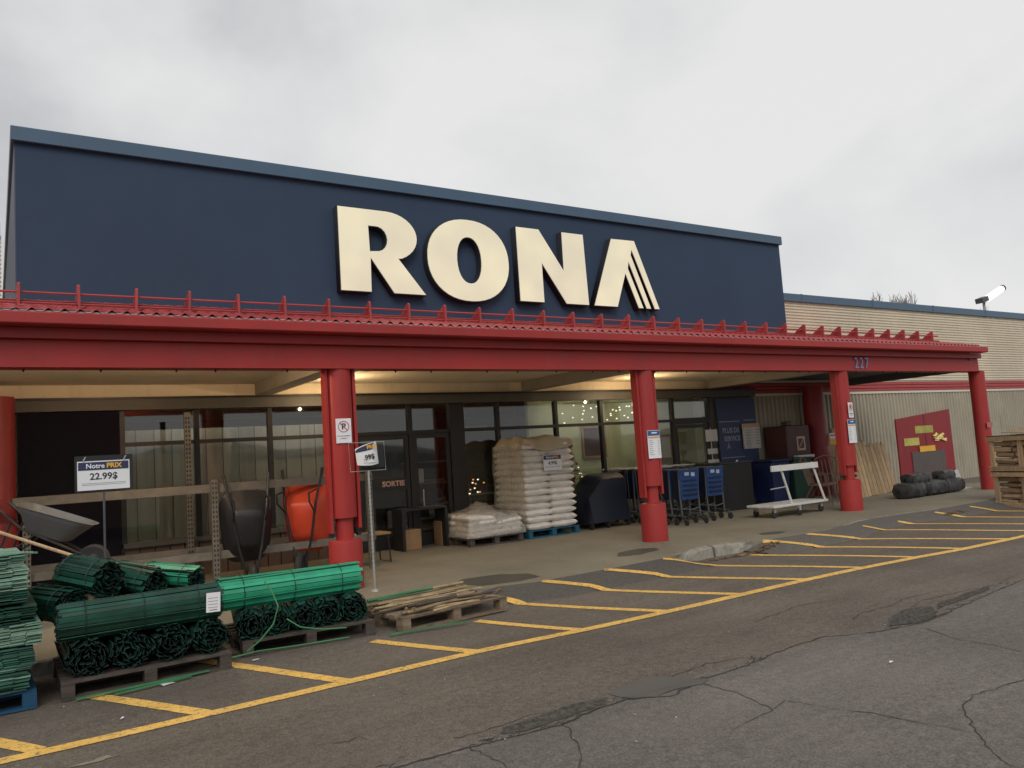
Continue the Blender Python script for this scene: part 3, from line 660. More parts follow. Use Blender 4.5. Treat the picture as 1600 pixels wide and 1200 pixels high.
# doors with sortie lettering
def door(x0, x1, label, ztop=2.085, mid=True):
    d = MB()
    d.box(x0, x0+.07, GY-.03, GY+.03, SWZ+.01, ztop).box(x1-.07, x1, GY-.03, GY+.03, SWZ+.01, ztop)
    d.box(x0+.07, x1-.07, GY-.03, GY+.03, SWZ+.01, SWZ+.22).box(x0+.07, x1-.07, GY-.03, GY+.03, ztop-.08, ztop)
    if mid: d.box(x0+.07, x1-.07, GY-.028, GY+.028, 1.12, 1.34)
    o = d.build('door', M['frame'], store); o['label'] = label
    MB().box(x0+.07, x1-.07, GY-.004, GY+.004, SWZ+.22, ztop-.08).build('door_glass', M['glass'], o)
    MB().tube([(x0+.12, GY-.09, .8), (x0+.12, GY-.09, 1.1)], .012, 6).build('handle', M['steel'], o)
    return o
d1 = door(5.21, 6.17, 'glazed exit door lettered SORTIE')
text('lettering', 'SORTIE', .125, M['pinkish'], d1, (5.845, GY-.034, 1.235), bold=.004, sx=1.05)
d2 = door(6.27, 7.0, 'dark glazed door beside the wide post', mid=False)
d0 = door(4.30, 4.84, 'glazed exit door partly behind the first column') if False else None
mb = MB().box(4.86, 5.14, GY-.03, GY-.006, 1.12, 1.34).build('door_rail', M['frame'], store)
text('lettering', 'SORTIE', .125, M['pinkish'], store, (4.93, GY-.034, 1.235), bold=.004, sx=.8)
d3 = door(12.71, 13.75, 'narrow glazed side door', ztop=2.02, mid=False)
# interior
bx('interior_floor', M['darkroom'], store, .3, 15.2, 13.0, 20, .05, .105)
bx('interior_ceiling', M['ceil'], store, .3, 15.2, 13.1, 20, 2.9, 3.0)
bx('interior_wall', M['darkroom'], store, .3, 15.2, 19.9, 20, .1, 2.9)
bx('interior_wall', M['ceil'], store, .25, .32, 13.1, 20, .1, 2.9)
bx('interior_wall', M['palegreen'], store, 9.95, 15.2, 14.6, 14.7, .1, 2.9)
bx('interior_wall', M['palegreen'], store, 15.1, 15.2, 13.3, 14.6, .1, 2.9)
for k in range(26):
    x = 1.58+k*.128
    MB().box(x, x+.122, 13.35+.03*(k % 2), 13.37+.03*(k % 2), .3, 2.35).build('blind_slat', M['curtain'], store)
for x, y in ((2.6, 13.18), (4.6, 13.18), (5.8, 15.6), (8.4, 15.6), (10.9, 13.9), (13.0, 13.9), (11.9, 13.5)):
    b = bx('ceiling_light', M['panelL'], store, x-.55, x+.55, y-.12, y+.12, 2.86, 2.895)

def shelf(x, y, w, label, gm):
    t = thing('display_shelf', label, 'shelf', (x, y, .105), 0, 'shelves inside the shop')
    for zz in (.1, .55, 1.0, 1.45): bx('shelf_board', M['rack'], t, -w/2, w/2, -.2, .2, zz, zz+.03)
    for sx in (-w/2, w/2-.04): bx('side_post', M['rackdark'], t, sx, sx+.04, -.2, .2, 0, 1.7)
    return t
shelf(5.8, 16.2, 1.6, 'steel shelf inside behind the exit door', 0); shelf(7.7, 15.4, 1.3, 'steel shelf inside behind the tall bag stack', 0); shelf(9.0, 17.5, 1.6, 'farthest steel shelf deep inside the shop', 0)
def goods(x, y, z, w, h, m, lb):
    t = MB().box(-w/2, w/2, -.12, .12, 0, h).build('product_box', m, loc=(x, y, z), cat='box', label=lb, bevel=.01)
goods(5.4, 16.2, .685, .4, .3, M['cardboard'], 'brown carton on the shelf behind the exit door'); goods(6.1, 16.2, 1.135, .5, .28, M['ornred'], 'red carton on the shelf behind the exit door')
goods(7.5, 15.4, 1.135, .3, .3, M['white'], 'white carton on the shelf behind the bag stack'); goods(7.9, 15.4, .685, .35, .3, M['navyink'], 'navy carton on the shelf behind the bag stack')
t = thing('hanging_sign', 'navy hanging sign inside above the tall bag stack', 'sign', (8.55, 13.9, 2.22))
bx('panel', M['navyink'], t, -.85, .85, 0, .03, -.14, .16); bx('stripe', M['greyink'], t, -.7, -.1, -.006, -.001, -.06, .02); bx('stripe', M['greyink'], t, 0, .5, -.006, -.001, -.07, -.03)
for x in (-.6, .6): MB().tube([(x, .015, .16), (x, .015, .68)], .006, 5).build('cord', M['steel'], t)
# christmas tree and decorations
def xmas(x, y):
    t = thing('christmas_tree', 'decorated green christmas tree inside the window', 'christmas tree', (x, y, .105))
    mb = MB(); rr = random.Random(3)
    for k in range(900):
        z = rr.uniform(.3, 1.75); rad = (1.85-z)*.33*math.sqrt(rr.random()); a = rr.uniform(0, 2*PI)
        cx, cyy = rad*math.cos(a), rad*math.sin(a); l = .07
        d = Vector((math.cos(a), math.sin(a), rr.uniform(-.4, .3)))*l; q = Vector((-math.sin(a), math.cos(a), rr.uniform(-.5,.5)))*.015
        c = Vector((cx, cyy, z)); i = len(mb.v); mb.v += [tuple(c-q), tuple(c+q), tuple(c+d)]; mb.f.append((i, i+1, i+2))
    mb.build('needles', M['green'], t, kind='stuff')
    MB().tube([(0,0,0),(0,0,1.8)], .03, 6).build('trunk', M['bark'], t)
    ob = None
    for k in range(16):
        z = rr.uniform(.4, 1.6); a = rr.uniform(0, 2*PI); rad = (1.85-z)*.33
        if ob is None: ob = MB().lathe([(.005,-.035),(.03,-.02),(.038,0),(.03,.02),(.005,.035)], 8).mesh('ornament', M['ornred'], True)
        link('ornament', ob, t, loc=(rad*math.cos(a), rad*math.sin(a), z))
    bb = MB().box(-.008,.008,-.008,.008,-.008,.008).mesh('light_bulb', M['bulb'])
    for k in range(26):
        z = rr.uniform(.4, 1.7); a = rr.uniform(0, 2*PI); rad = (1.87-z)*.34
        link('light_bulb', bb, t, loc=(rad*math.cos(a), rad*math.sin(a), z))
xmas(10.1, 13.5)
t = thing('wreath_display', 'red and white christmas arrangement inside the window', 'decoration', (9.75, 13.2, .69))
rr = random.Random(5)
bx('backing_card', M['white'], t, -.22, .28, .12, .14, .35, 1.15)
om = MB().lathe([(.005,-.05),(.04,-.03),(.055,0),(.04,.03),(.005,.05)], 8).mesh('bauble', M['ornred'], True)
for k in range(22): link('bauble', om, t, loc=(rr.uniform(-.3,.35), rr.uniform(0,.1), rr.uniform(.05,1.1)))
om2 = MB().lathe([(.005,-.04),(.03,-.03),(.045,0),(.03,.03),(.005,.04)], 8).mesh('bauble', M['wrap'], True)
for k in range(8): link('bauble', om2, t, loc=(rr.uniform(-.3,.35), rr.uniform(-.05,.05), rr.uniform(.0,.7)))
t = thing('string_lights', 'strings of tiny white lights hanging inside the upper windows', 'string lights', (11.1, 13.2, 2.6))
bb = MB().box(-.012,.012,-.012,.012,-.012,.012).mesh('bulb', M['bulb'])
for k in range(36): link('bulb', bb, t, loc=(rr.uniform(-1.2, 1.1), rr.uniform(-.1,.2), rr.uniform(-.42, -.02)))
MB().tube([(-1.2,0,0),(0,0,-.02),(1.1,0,0)], .006, 4).build('wire', M['wire'], t)
t = thing('candle_lamps', 'cluster of small orange and white lights on the inner table', 'lights', (7.85, 13.4, .11))
bb2 = MB().box(-.012,.012,-.012,.012,-.012,.012).mesh('bulb', M['bulbor'])
bx('table_top', M['darkroom'], t, -.4, .4, -.2, .3, .75, .78); bx('pedestal', M['darkroom'], t, -.1, .1, 0, .1, 0, .75)
for k in range(12): link('bulb', bb2 if k % 2 else bb, t, loc=(rr.uniform(-.25, .2), rr.uniform(-.1,.1), rr.uniform(.8, 1.25)))
for (x, z, w, h, m, lb) in ((11.75, 1.78, .72, .75, 'maroon', 'large dark framed picture on the pale green wall'), (14.0, 1.55, .42, .62, 'white', 'small framed white picture on the pale green wall')):
    t = thing('picture_frame', lb, 'picture', (x, 14.58, z))
    mb = MB(); mb.box(-w/2, w/2, -.03, 0, h/2-.05, h/2).box(-w/2, w/2, -.03, 0, -h/2, -h/2+.05).box(-w/2, -w/2+.05, -.03, 0, -h/2+.05, h/2-.05).box(w/2-.05, w/2, -.03, 0, -h/2+.05, h/2-.05)
    mb.build('frame', M['cardboard'], t); bx('picture', M[m], t, -w/2+.05, w/2-.05, -.015, -.002, -h/2+.05, h/2-.05)

# side red doors
t = thing('red_doors', 'dark red double doors with slanted top and yellow stickers', 'door', (0, 0, 0))
mb = MB(); mb.prism([(21.15,.02),(23.98,.02),(23.98,2.11),(21.15,1.885)], lambda a,b:(a,GY-.075,b), lambda a,b:(a,GY-.04,b)); mb.build('door_leaf', M['reddoor'], t)
bx('door_seam', M['black'], t, 22.55, 22.58, GY-.079, GY-.076, .1, 1.98)
bx('lower_board', M['browncard'], t, 21.75, 23.45, GY-.1, GY-.08, .1, .93)
bx('sticker', M['stickeryel'], t, 22.05, 22.98, GY-.084, GY-.078, 1.45, 1.66); bx('sticker', M['stickeryel'], t, 21.45, 22.2, GY-.084, GY-.078, 1.12, 1.33)
bx('sticker', M['gold'], t, 22.15, 22.95, GY-.108, GY-.101, .92, 1.08)
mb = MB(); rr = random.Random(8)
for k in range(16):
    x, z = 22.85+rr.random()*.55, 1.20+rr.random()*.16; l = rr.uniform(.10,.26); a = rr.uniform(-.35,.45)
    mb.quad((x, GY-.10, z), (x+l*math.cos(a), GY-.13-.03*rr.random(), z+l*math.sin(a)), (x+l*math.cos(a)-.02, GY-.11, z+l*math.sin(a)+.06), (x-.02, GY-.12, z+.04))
mb.build('glare_strips', mat('gold_glare', (.95,.74,.28), .25, .2, 8, metal=.6), t)  # strips shaped and coloured as a yellow glare on the door

# roof lamp
t = thing('roof_floodlight', 'lit white tube floodlight on a short bracket above the roof edge', 'lamp', (27.05, 12.95, 5.235))
MB().tube([(0,0,0),(0,0,.22),(-.06,-.05,.36)], .045, 8).build('bracket', M['steel'], t)
MB().box(-.2,.22,-.12,.12,.30,.46, Matrix.Rotation(-.25,4,'Y')).build('housing', M['cartgrey'], t)
MB().tube([(.16,-.05,.42),(1.02,-.12,.78)], .10, 10).build('tube', emis('floodlight_tube', (1,.97,1), 2.2), t, smooth=True)
MB().tube([(1.02,-.12,.78),(1.10,-.127,.815)], .11, 10).build('end_cap', M['cartgrey'], t)

# bare trees behind the roof
def bare_tree(x, y, h, seed, label):
    t = thing('bare_tree', label, 'tree', (x, y, 0), 0, 'bare trees behind the roof'); R_ = random.Random(seed); tr = MB(); cr_ = MB()
    tr.tube([(0,0,0),(0,0,h*.25),(.05*h,0,h*.45)], [h*.02,h*.016,h*.011], 6); tr.build('trunk', M['bark'], t)
    def br(p, d, l, r, dep):
        q = p+d*l; cr_.tube([tuple(p), tuple(p+d*l*.5+Vector((R_.uniform(-.05,.05)*l,0,0))), tuple(q)], [max(r,.020), max(r*.8,.018), max(r*.55,.014)], 3, caps=False)
        if dep == 0: return
        for _ in range(3 if dep > 1 else 4):
            dd = (d+Vector((R_.uniform(-.7,.7), R_.uniform(-.7,.7), R_.uniform(-.1,.7)))).normalized()
            br(p+d*l*R_.uniform(.4, 1), dd, l*R_.uniform(.55,.8), r*.55, dep-1)
    for _ in range(5): br(Vector((.03*h, 0, h*R_.uniform(.42,.52))), Vector((R_.uniform(-.5,.5), R_.uniform(-.5,.5), 1)).normalized(), h*.20, h*.010, 4)
    cr_.build('crown', M['bark'], t, kind='stuff')
for k, (x, y, h, lb) in enumerate(((60.5,40,13.0,'thin bare tree, leftmost behind the cream wall roof'),(62.9,40,14.0,'bushy bare tree, second from left behind the roof'),(65.2,40,13.9,'bare tree in the middle of the row behind the roof'),(67.8,40,13.8,'bare tree, right one of the cluster behind the roof'),(81.5,40,13.8,'small bare tree top beside the roof floodlight'))):
    bare_tree(x, y, h, 10+k, lb)

# ------------------------------------------------------------------ sign letters
sign = thing('store_sign', 'big cream backlit RONA letters on the navy front', 'sign', (0, 0, 0))
def letter(outer, holes, yb, yf):
    def solid(grow, y0, y1, m, name, parent):
        cu = bpy.data.curves.new(name, 'CURVE'); cu.dimensions = '2D'; cu.fill_mode = 'BOTH'; cu.extrude = (y1-y0)/2; cu.offset = grow
        for pl in [outer]+holes:
            s = cu.splines.new('POLY'); s.points.add(len(pl)-1)
            for i, p in enumerate(pl): s.points[i].co = (p[0], p[1], 0, 1)
            s.use_cyclic_u = True
        o = bpy.data.objects.new(name, cu); C.objects.link(o); dg = bpy.context.evaluated_depsgraph_get()
        me = bpy.data.meshes.new_from_object(o.evaluated_get(dg)); bpy.data.objects.remove(o); me.materials.clear(); me.materials.append(m)
        return link(name, me, parent, loc=(0, (y0+y1)/2, 0), rot=(PI/2, 0, 0))
    body = solid(.0, yf, yb, M['lside'], 'letter', sign)
    face = solid(-.012, yf-.012, yf-.002, M['letter'], 'letter_face', None)
    face.parent = body; face.matrix_parent_inverse = Matrix.Identity(4)
    face.rotation_euler = (0,0,0); face.location = (0, 0, (yf+yb)/2-(yf-.007))
def arc(cx, cz, rx, rz, a0, a1, n, e=1.0):
    P = []
    for k in range(n):
        a = math.radians(a0+(a1-a0)*k/(n-1)); c, s = math.cos(a), math.sin(a)
        P.append((cx+rx*math.copysign(abs(c)**e, c), cz+rz*math.copysign(abs(s)**e, s)))
    return P
R_out = [(4.25,4.14),(4.25,5.42),(4.90,5.42)]+arc(5.02, 5.03, .52, .39, 88, -62, 16)[0:]+[(5.22,4.68),(5.66,4.14),(5.10,4.14),(4.755,4.64),(4.745,4.14)]
R_in = [(4.74,5.15),(4.84,5.15)]+arc(4.86, 4.97, .16, .18, 80, -80, 9)+[(4.75,4.78)]
letter(R_out, [R_in], 10.99, 10.85)
letter(arc(6.455, 4.765, .765, .68, 0, 353, 44, .92), [arc(6.455, 4.765, .215, .37, 0, 350, 28, .92)], 10.99, 10.85)
letter([(7.39,5.43),(7.87,5.43),(8.34,4.76),(8.35,5.43),(8.84,5.43),(8.87,4.14),(8.36,4.14),(7.90,4.80),(7.90,4.14),(7.39,4.14)], [], 10.99, 10.85)
letter([(9.48,5.42),(10.05,5.43),(10.57,4.14),(10.43,4.14),(9.965,5.22),(9.945,5.14),(10.355,4.14),(10.225,4.14),(9.87,4.98),(9.85,4.88),(10.165,4.14),(10.03,4.14),(9.77,4.76),(9.53,4.14),(8.97,4.14)], [], 10.99, 10.85)

# ------------------------------------------------------------------ canopy
can = thing('entrance_canopy', 'long red canopy with tiled metal roof along the store front', 'canopy', (0, 0, 0))
X0, X1 = -3.5, 18.60
def rz_(y): return 3.335+(y-9.12)*.255
pan_prof = []
PITCH = .1435
def roof_panel_mesh():
    W_ = 7*PITCH; mb = MB(); ny = 6; L = []
    def zp(u):   # tile profile
        t = (u/PITCH) % 1.0
        return .030*math.sin(PI*min(1, max(0, (t-.45)/.5)))**.8 if .45 < t < .95 else -.004*math.sin(PI*((t+.05) % 1)/.5) if t < .45 else 0
    nx = 7*10; rows = []
    for s in range(ny):
        y0 = 9.10+s*(1.92/ny); y1 = y0+1.92/ny
        for y, dz in ((y0, .012), (y1, 0.0)):
            rows.append(len(mb.v))
            for k in range(nx+1): u = W_*k/nx; mb.v.append((u, y, rz_(y)+dz+zp(u)))
    for a, b in zip(rows, rows[1:]):
        for k in range(nx): mb.f.append((a+k, a+k+1, b+k+1, b+k))
    return mb.mesh('roof_panel', M['redroof'], True), W_
rpm, RW = roof_panel_mesh()
x = X0
while x+RW < X1+.15: link('roof_panel', rpm, can, loc=(x, 0, .002*(int(x) % 2))); x += RW
ROOFEND = x
bx('closure_strip', M['closure'], can, X0, ROOFEND, 9.125, 9.15, 3.315, 3.352)
bx('eave_gap_shade', M['black'], can, X0, ROOFEND, 9.30, 9.33, 3.30, 3.395)  # black strip painting the shade inside the open tile ends
bx('fascia_gutter', M['red'], can, X0, 10.4, 9.03, 9.24, 3.20, 3.322, bevel=.012); bx('fascia_gutter', M['red'], can, 10.403, 18.82, 9.03, 9.24, 3.20, 3.322, bevel=.012)
bx('crown_moulding', M['red'], can, X0, 18.90, 9.24, 9.50, 3.09, 3.198)
bx('front_beam', M['red'], can, X0, 18.92, 9.335, 9.52, 2.81, 3.088, bevel=.004)
bx('front_beam_flange', M['red'], can, X0, 18.94, 9.30, 9.56, 2.80, 2.812)
bx('soffit', M['ceil'], can, X0, 14.0, 9.53, 12.86, 3.0, 3.05); bx('soffit', M['ceilshade'], can, 14.003, 18.86, 9.53, 12.86, 3.0, 3.05)
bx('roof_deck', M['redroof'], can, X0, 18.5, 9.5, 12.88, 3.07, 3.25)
bx('end_beam', M['ceilshade'], can, 18.80, 18.92, 9.56, 12.86, 2.83, 3.06)
bx('end_gable', M['redroof'], can, 18.505, 18.56, 9.3, 12.88, 3.05, 3.3)
for x in (-1.5, 3.62, 8.70, 13.83): bx('cross_beam', M['beamtan'], can, x-.14, x+.14, 9.57, 12.72, 2.815, 2.999)
mb = MB(); mb.prism([(11.02,3.81),(12.88,3.81),(12.88,3.25),(9.4,3.25)], lambda a,b:(14.5,a,b), lambda a,b:(18.5,a,b)); mb.build('rear_roof', M['redroof'], can)
fin = MB(); fin.prism([(0,-.02),(-.008,.25),(.02,.270),(.12,.22),(.22,.15),(.32,.06),(.33,.04)], lambda a,b:(-.013,a,b), lambda a,b:(.013,a,b))
finm = fin.mesh('snow_guard_fin', M['redroof'])
for k in range(-5, 32):
    o = link('snow_guard_fin', finm, can, loc=(.234+.5696*k, 9.74, 3.50+random.uniform(-.006,.006)), rot=(0, random.uniform(-.04,.04), random.uniform(-.05,.05)))
for y, z in ((9.80, 3.672), (9.90, 3.60), (9.78, 3.555)):
    MB().tube([(X0, y, z), (7.3, y, z+.004), (14.5, y, z-.003), (18.2, y, z)], .013, 6).build('snow_guard_rail', M['redroof'], can)
for k in range(30):
    x = -.5+k*.68+random.uniform(-.2,.2); MB().tube([(x, 9.45, 2.80), (x, 9.45, 2.77)], .010, 5).build('bolt_end', M['rackdark'], can)
# one real soffit light; three more added out of view to brighten the soffit
for x, y in ((8.83, 12.42), (1.6, 9.62), (4.58, 11.9), (11.0, 11.95)):
    bx('soffit_light_and_fill', M['lampwarm'], can, x-.05, x+.05, y-.04, y+.04, 2.975, 2.998)
for x, yy, zz, e in ((1.6, 9.70, 2.87, 78), (4.58, 11.9, 2.66, 30), (11.0, 11.95, 2.66, 28), (8.83, 12.42, 2.93, 3)):
    l = bpy.data.lights.new('soffit_lamp_and_fill', 'POINT'); l.energy = e; l.color = (1, .74, .44); l.shadow_soft_size = .02
    lo = bpy.data.objects.new('soffit_lamp_and_fill', l); C.objects.link(lo); lo.parent = can; lo.location = (x, yy, zz)
# 227
for s, x in (('2', 14.24), ('2', 14.41), ('7', 14.58)):
    text('house_number', s, .31, M['number'], can, (x, 9.32, 2.945), bold=.002, ext=.008, sx=.80)

# columns
def column(x, y, drum, label):
    t = thing('column', label, 'column', (x, y, SWZ), 0, 'red canopy columns')
    if drum:
        MB().lathe([(.205,0),(.205,.56),(.20,.585),(.12,.60)], 28).build('base_drum', M['red'], t, smooth=True)
        MB().lathe([(.105,.60),(.105,.95)], 20).build('neck', M['red'], t, smooth=True)
        MB().lathe([(.158,.86),(.158,2.72)], 28).build('shaft', M['red'], t, smooth=True)
        for s in (-1, 1):
            MB().box(s*.160-.0, s*.20, -.07, .07, .68 if s < 0 else .72, 2.688).build('side_channel', M['red'], t, bevel=.004)
            MB().box(s*.158, s*.197, -.045, .045, .63, .675).build('channel_foot', M['rackdark'], t)
    else:
        MB().lathe([(.175,0),(.165,1.8),(.165,2.70)], 28).build('shaft', M['red'], t, smooth=True)
    return t
column(-1.5, 9.47, True, 'red canopy column outside the left end of the display')
c2 = column(3.62, 9.47, True, 'red front column carrying only the no parking sign'); c3 = column(8.72, 9.47, True, 'red front column with a white price list and no other sign')
c4 = column(13.85, 9.47, True, 'red front column carrying two white signs, below the number'); c5 = column(19.05, 9.47, False, 'red end column behind the firewood crates')
for x, lb in ((.0, 'red wall column beside the black panel at far left'), (17.15, 'red rear column before the corrugated wall')):
    t = thing('column', lb, 'column', (x, 12.5, SWZ), 0, 'red canopy columns')
    MB().lathe([(.28,0),(.28,1.0),(.25,1.1),(.25,2.69)], 24).build('shaft', M['reddoor'], t, smooth=True)

# ------------------------------------------------------------------ signs on the columns
def plate(label, name, x, z0, z1, w, cat, col, parts, turn=0.0):
    cx, cyy = col; R_ = .166
    a = turn; t = thing(name, label, cat, (cx+R_*math.sin(a)*1.0, cyy-R_*math.cos(a), 0), a)
    bx('plate', M['white'], t, -w/2, w/2, -.008, 0, z0, z1, bevel=.001)
    parts(t); return t
def nopark(t, z1, w):
    z = z1-.10
    mb = MB(); P = [(.065*math.cos(2*PI*k/28), -.0105, z+.065*math.sin(2*PI*k/28)) for k in range(28)]; mb.tube(P, .0045, 4, closed=True); mb.build('prohibition_ring', M['redink'], t)
    text('letter_p', 'P', .10, M['ink'], t, (0, -.0095, z), bold=.003)
    MB().tube([(-.046,-.0125,z+.046),(.046,-.0125,z-.046)], .0045, 4).build('slash', M['redink'], t)
    text('lettering', 'STATIONNEMENT', .020, M['ink'], t, (0, -.009, z-.115)); text('lettering', 'INTERDIT', .020, M['ink'], t, (0, -.009, z-.145))
plate('white no parking sign on the column nearest the green rolls', 'no_parking_sign', 3.6, 1.88, 2.18, .19, 'sign', (3.62, 9.47), lambda t: nopark(t, 2.18, .19), -.12)
plate('white no parking sign above the list on the column by the number', 'no_parking_sign', 13.8, 1.885, 2.18, .19, 'sign', (13.85, 9.47), lambda t: nopark(t, 2.18, .19), .15)
def pricelist(t, z0, z1, w):
    bx('heading_band', M['blueink'], t, -w/2+.004, w/2-.004, -.0105, -.0085, z1-.085, z1-.006)
    bx('orange_rule', M['orangeink'], t, -w/2+.004, w/2-.004, -.0105, -.0085, z1-.125, z1-.098)
    n = 8
    for k in range(n):
        z = z1-.16-k*(z1-z0-.19)/n
        a = MB().box(-w/2+.02, -w/2+random.uniform(.07,.11), -.0100, -.0085, z-.006, z+.003).build('text_line', M['greyink'], t)
        MB().box(w/2-.055, w/2-.02, -.0100, -.0085, z-.006, z+.003).build('text_line', M['greyink'], t)
    bx('heading_text', M['white'], t, -.04, .06, -.0118, -.0108, z1-.05, z1-.03)
plate('white printed list with blue heading, alone on its column', 'notice_board', 8.6, 1.40, 1.84, .24, 'notice', (8.72, 9.47), lambda t: pricelist(t, 1.40, 1.84, .24), -.12)
plate('white printed list with blue heading under the no parking sign', 'notice_board', 13.8, 1.40, 1.85, .25, 'notice', (13.85, 9.47), lambda t: pricelist(t, 1.40, 1.85, .25), .02)
t = thing('sticker', 'small pale pink sticker on the end column', 'sticker', (19.05-.04, 9.47-.172, 1.57))
bx('sheet', mat('faded_pink_label', (.42,.13,.12), .6, .25, 20), t, -.10, .14, -.004, 0, -.06, .06)

# ------------------------------------------------------------------ wall banner and boards by the side door
t = thing('service_banner', 'navy banner lettered PLUS DE SERVICE beside the side door', 'banner', (14.0, GY-.09, 0))
bx('panel', M['banner'], t, 0, 1.30, -.02, .02, SWZ+.02, 2.58)
bx('rule', M['bannertext'], t, .03, .72, -.026, -.022, 2.03, 2.05); bx('rule', M['bannertext'], t, .03, .80, -.026, -.022, 1.20, 1.215); bx('rule', M['bannertext'], t, .85, 1.25, -.026, -.022, 2.05, 2.065)
for s, x, z in (('PLUS DE', .40, 1.83), ('SERVICE', .42, 1.64), ('À', .28, 1.46)): text('lettering', s, .16, M['bannertext'], t, (x, -.023, z), bold=.004, sx=.95)
t = thing('notice_board', 'white hour board with orange top on the navy banner', 'notice', (15.02, GY-.16, 1.68))
bx('board', M['whitep'], t, -.27, .30, -.02, .02, -.30, .29); bx('orange_band', M['orangeink'], t, -.27, .30, -.025, -.021, .2, .285)
for k in range(6):
    z = .13-k*.065; bx('text_line', M['greyink'], t, -.22, -.08, -.024, -.021, z, z+.018); bx('text_line', M['greyink'], t, .12, .25, -.024, -.021, z, z+.018)

# ------------------------------------------------------------------ shopping carts
def cart():
    t = thing('shopping_cart', 'x', 'shopping cart', (0,0,SWZ), 0)
    # front panel faces -y
    mb = MB(); mb.prism([(-.21,.46),(.21,.46),(.25,1.0),(-.25,1.0)], lambda a,b:(a,-.02+(b-.46)*-.06,b), lambda a,b:(a,.0+(b-.46)*-.06,b)); mb.build('front_panel', M['cartblue'], t)
    for k in range(4):
        z = .54+k*.085; bx('slot', M['cartnavy'], t, -.17, .17, -.056+.0, -.03, z, z+.022)
    bx('logo_mark', M['bannertext'], t, -.13, -.02, -.062, -.055, .90, .96); bx('logo_mark', M['bannertext'], t, .03, .12, -.062, -.055, .88, .95)
    for s in (-1, 1):
        mb = MB(); mb.prism([(0.0,.46),(.62,.52),(.66,1.03),(-.03,1.0)], lambda a,b:(s*.22,a,b), lambda a,b:(s*.235,a,b)); mb.build('side_panel', M['cartnavy'], t)
        MB().tube([(s*.24,-.02,1.0),(s*.23,.0,.5),(s*.22,-.02,.14),(s*.24,-.14,.10)], .016, 6).build('front_post', M['cartgrey'], t)
        MB().tube([(s*.24,-.12,.16),(s*.25,.62,.22),(s*.25,.66,1.05)], .015, 6).build('side_rail', M['cartgrey'], t)
        for y in (-.14, .58):
            w = MB().lathe([(.055,-.014),(.062,-.008),(.062,.008),(.055,.014)], 12); w.v = [(s*.24+v[2], y+v[0], .062+v[1]) for v in w.v]; w.build('wheel', M['rubber'], t)
    MB().tube([(-.25,.68,1.06),(.25,.68,1.06)], .018, 6).build('handle', M['steel'], t)
    MB().tube([(-.25,-.03,1.01),(.25,-.03,1.01)], .014, 6).build('front_rim', M['cartgrey'], t)
    MB().tube([(-.23,-.02,.30),(0,-.04,.27),(.23,-.02,.30)], .012, 6).build('cross_bar', M['cartgrey'], t)
    return t
base = cart(); first = True
ords = ['front', 'second', 'third', 'fourth', 'fifth', 'sixth', 'seventh', 'eighth', 'ninth', 'tenth', 'eleventh', 'twelfth', 'thirteenth', 'fourteenth']
for X, row, y0, n in ((10.78, 'left row nearer the list column', 10.72, 7), (11.62, 'right row nearer the platform cart', 10.86, 6)):
    for k in range(n):
        o = base if first else copy_tree(base); first = False
        o.location = (X+random.uniform(-.015,.015), y0+k*.245, SWZ); o.rotation_euler = (0, 0, random.uniform(-.02,.02)+(.04 if X > 11 else -.02))
        o['label'] = 'blue shopping cart, %s in the nested %s' % (ords[k], row); o['group'] = 'nested blue shopping carts'
# stacked navy tarp mass left of the carts: covered row
t = thing('covered_cart_row', 'hump of navy covered carts beside the window', 'covered carts', (9.75, 12.25, SWZ))
mb = MB(); nx, ny = 14, 8
for j in range(ny+1):
    for i in range(nx+1):
        u, v = i/nx, j/ny; h = (.55+.45*smooth01(u*2.2))*(1-abs(2*v-1)**4*.35)
        mb.v.append((-.45+u*1.05, -.45+v*.9, .12+h*.9*(1 if 0 < i < nx and 0 < j < ny else .0)+random.uniform(-.01,.01)))
for j in range(ny):
    for i in range(nx): a = j*(nx+1)+i; mb.f.append((a, a+1, a+nx+2, a+nx+1))
mb.build('cover', M['cartnavy'], t, smooth=True)
w0 = MB().lathe([(.055,-.014),(.062,-.008),(.062,.008),(.055,.014)], 12); w0.v = [(v[2], v[0], .062+v[1]) for v in w0.v]; wm = w0.mesh('wheel', M['rubber'])
for x, y in ((-.4,-.4),(0,-.4),(.5,-.4),(-.4,.4),(.5,.4)): link('wheel', wm, t, loc=(x, y, 0))

# platform cart
t = thing('platform_cart', 'white lumber platform cart with slanted side frame', 'platform cart', (12.75, 9.85, SWZ), .0)
bx('deck', M['whitep'], t, -.72, .90, -.02, .62, .19, .235, bevel=.006)
bx('top_board', M['whitep'], t, -.70, .66, -.04, -.0, .86, .97, bevel=.004)
for x0, x1 in ((-.40, -.14), (.54, .86)): MB().tube([(x0, 0.02, .97), (x1, .02, .20)], .022, 8).build('frame_leg', M['whitep'], t)
MB().tube([(-.72,.02,.54),(-.27,.02,.56)], .012, 6).build('side_rail', M['steel'], t)
for x, y in ((-.6,.08),(.0,-.02),(.78,.08),(-.55,.55),(.75,.55)):
    w = MB().lathe([(.05,-.018),(.07,-.012),(.07,.012),(.05,.018)], 14); w.v = [(x+v[1], y+v[2], .07+v[0]) for v in w.v]; w.build('caster_wheel', M['rubber'], t)
    bx('caster_fork', M['steel'], t, x-.03, x+.03, y-.028, y+.028, .1, .19)

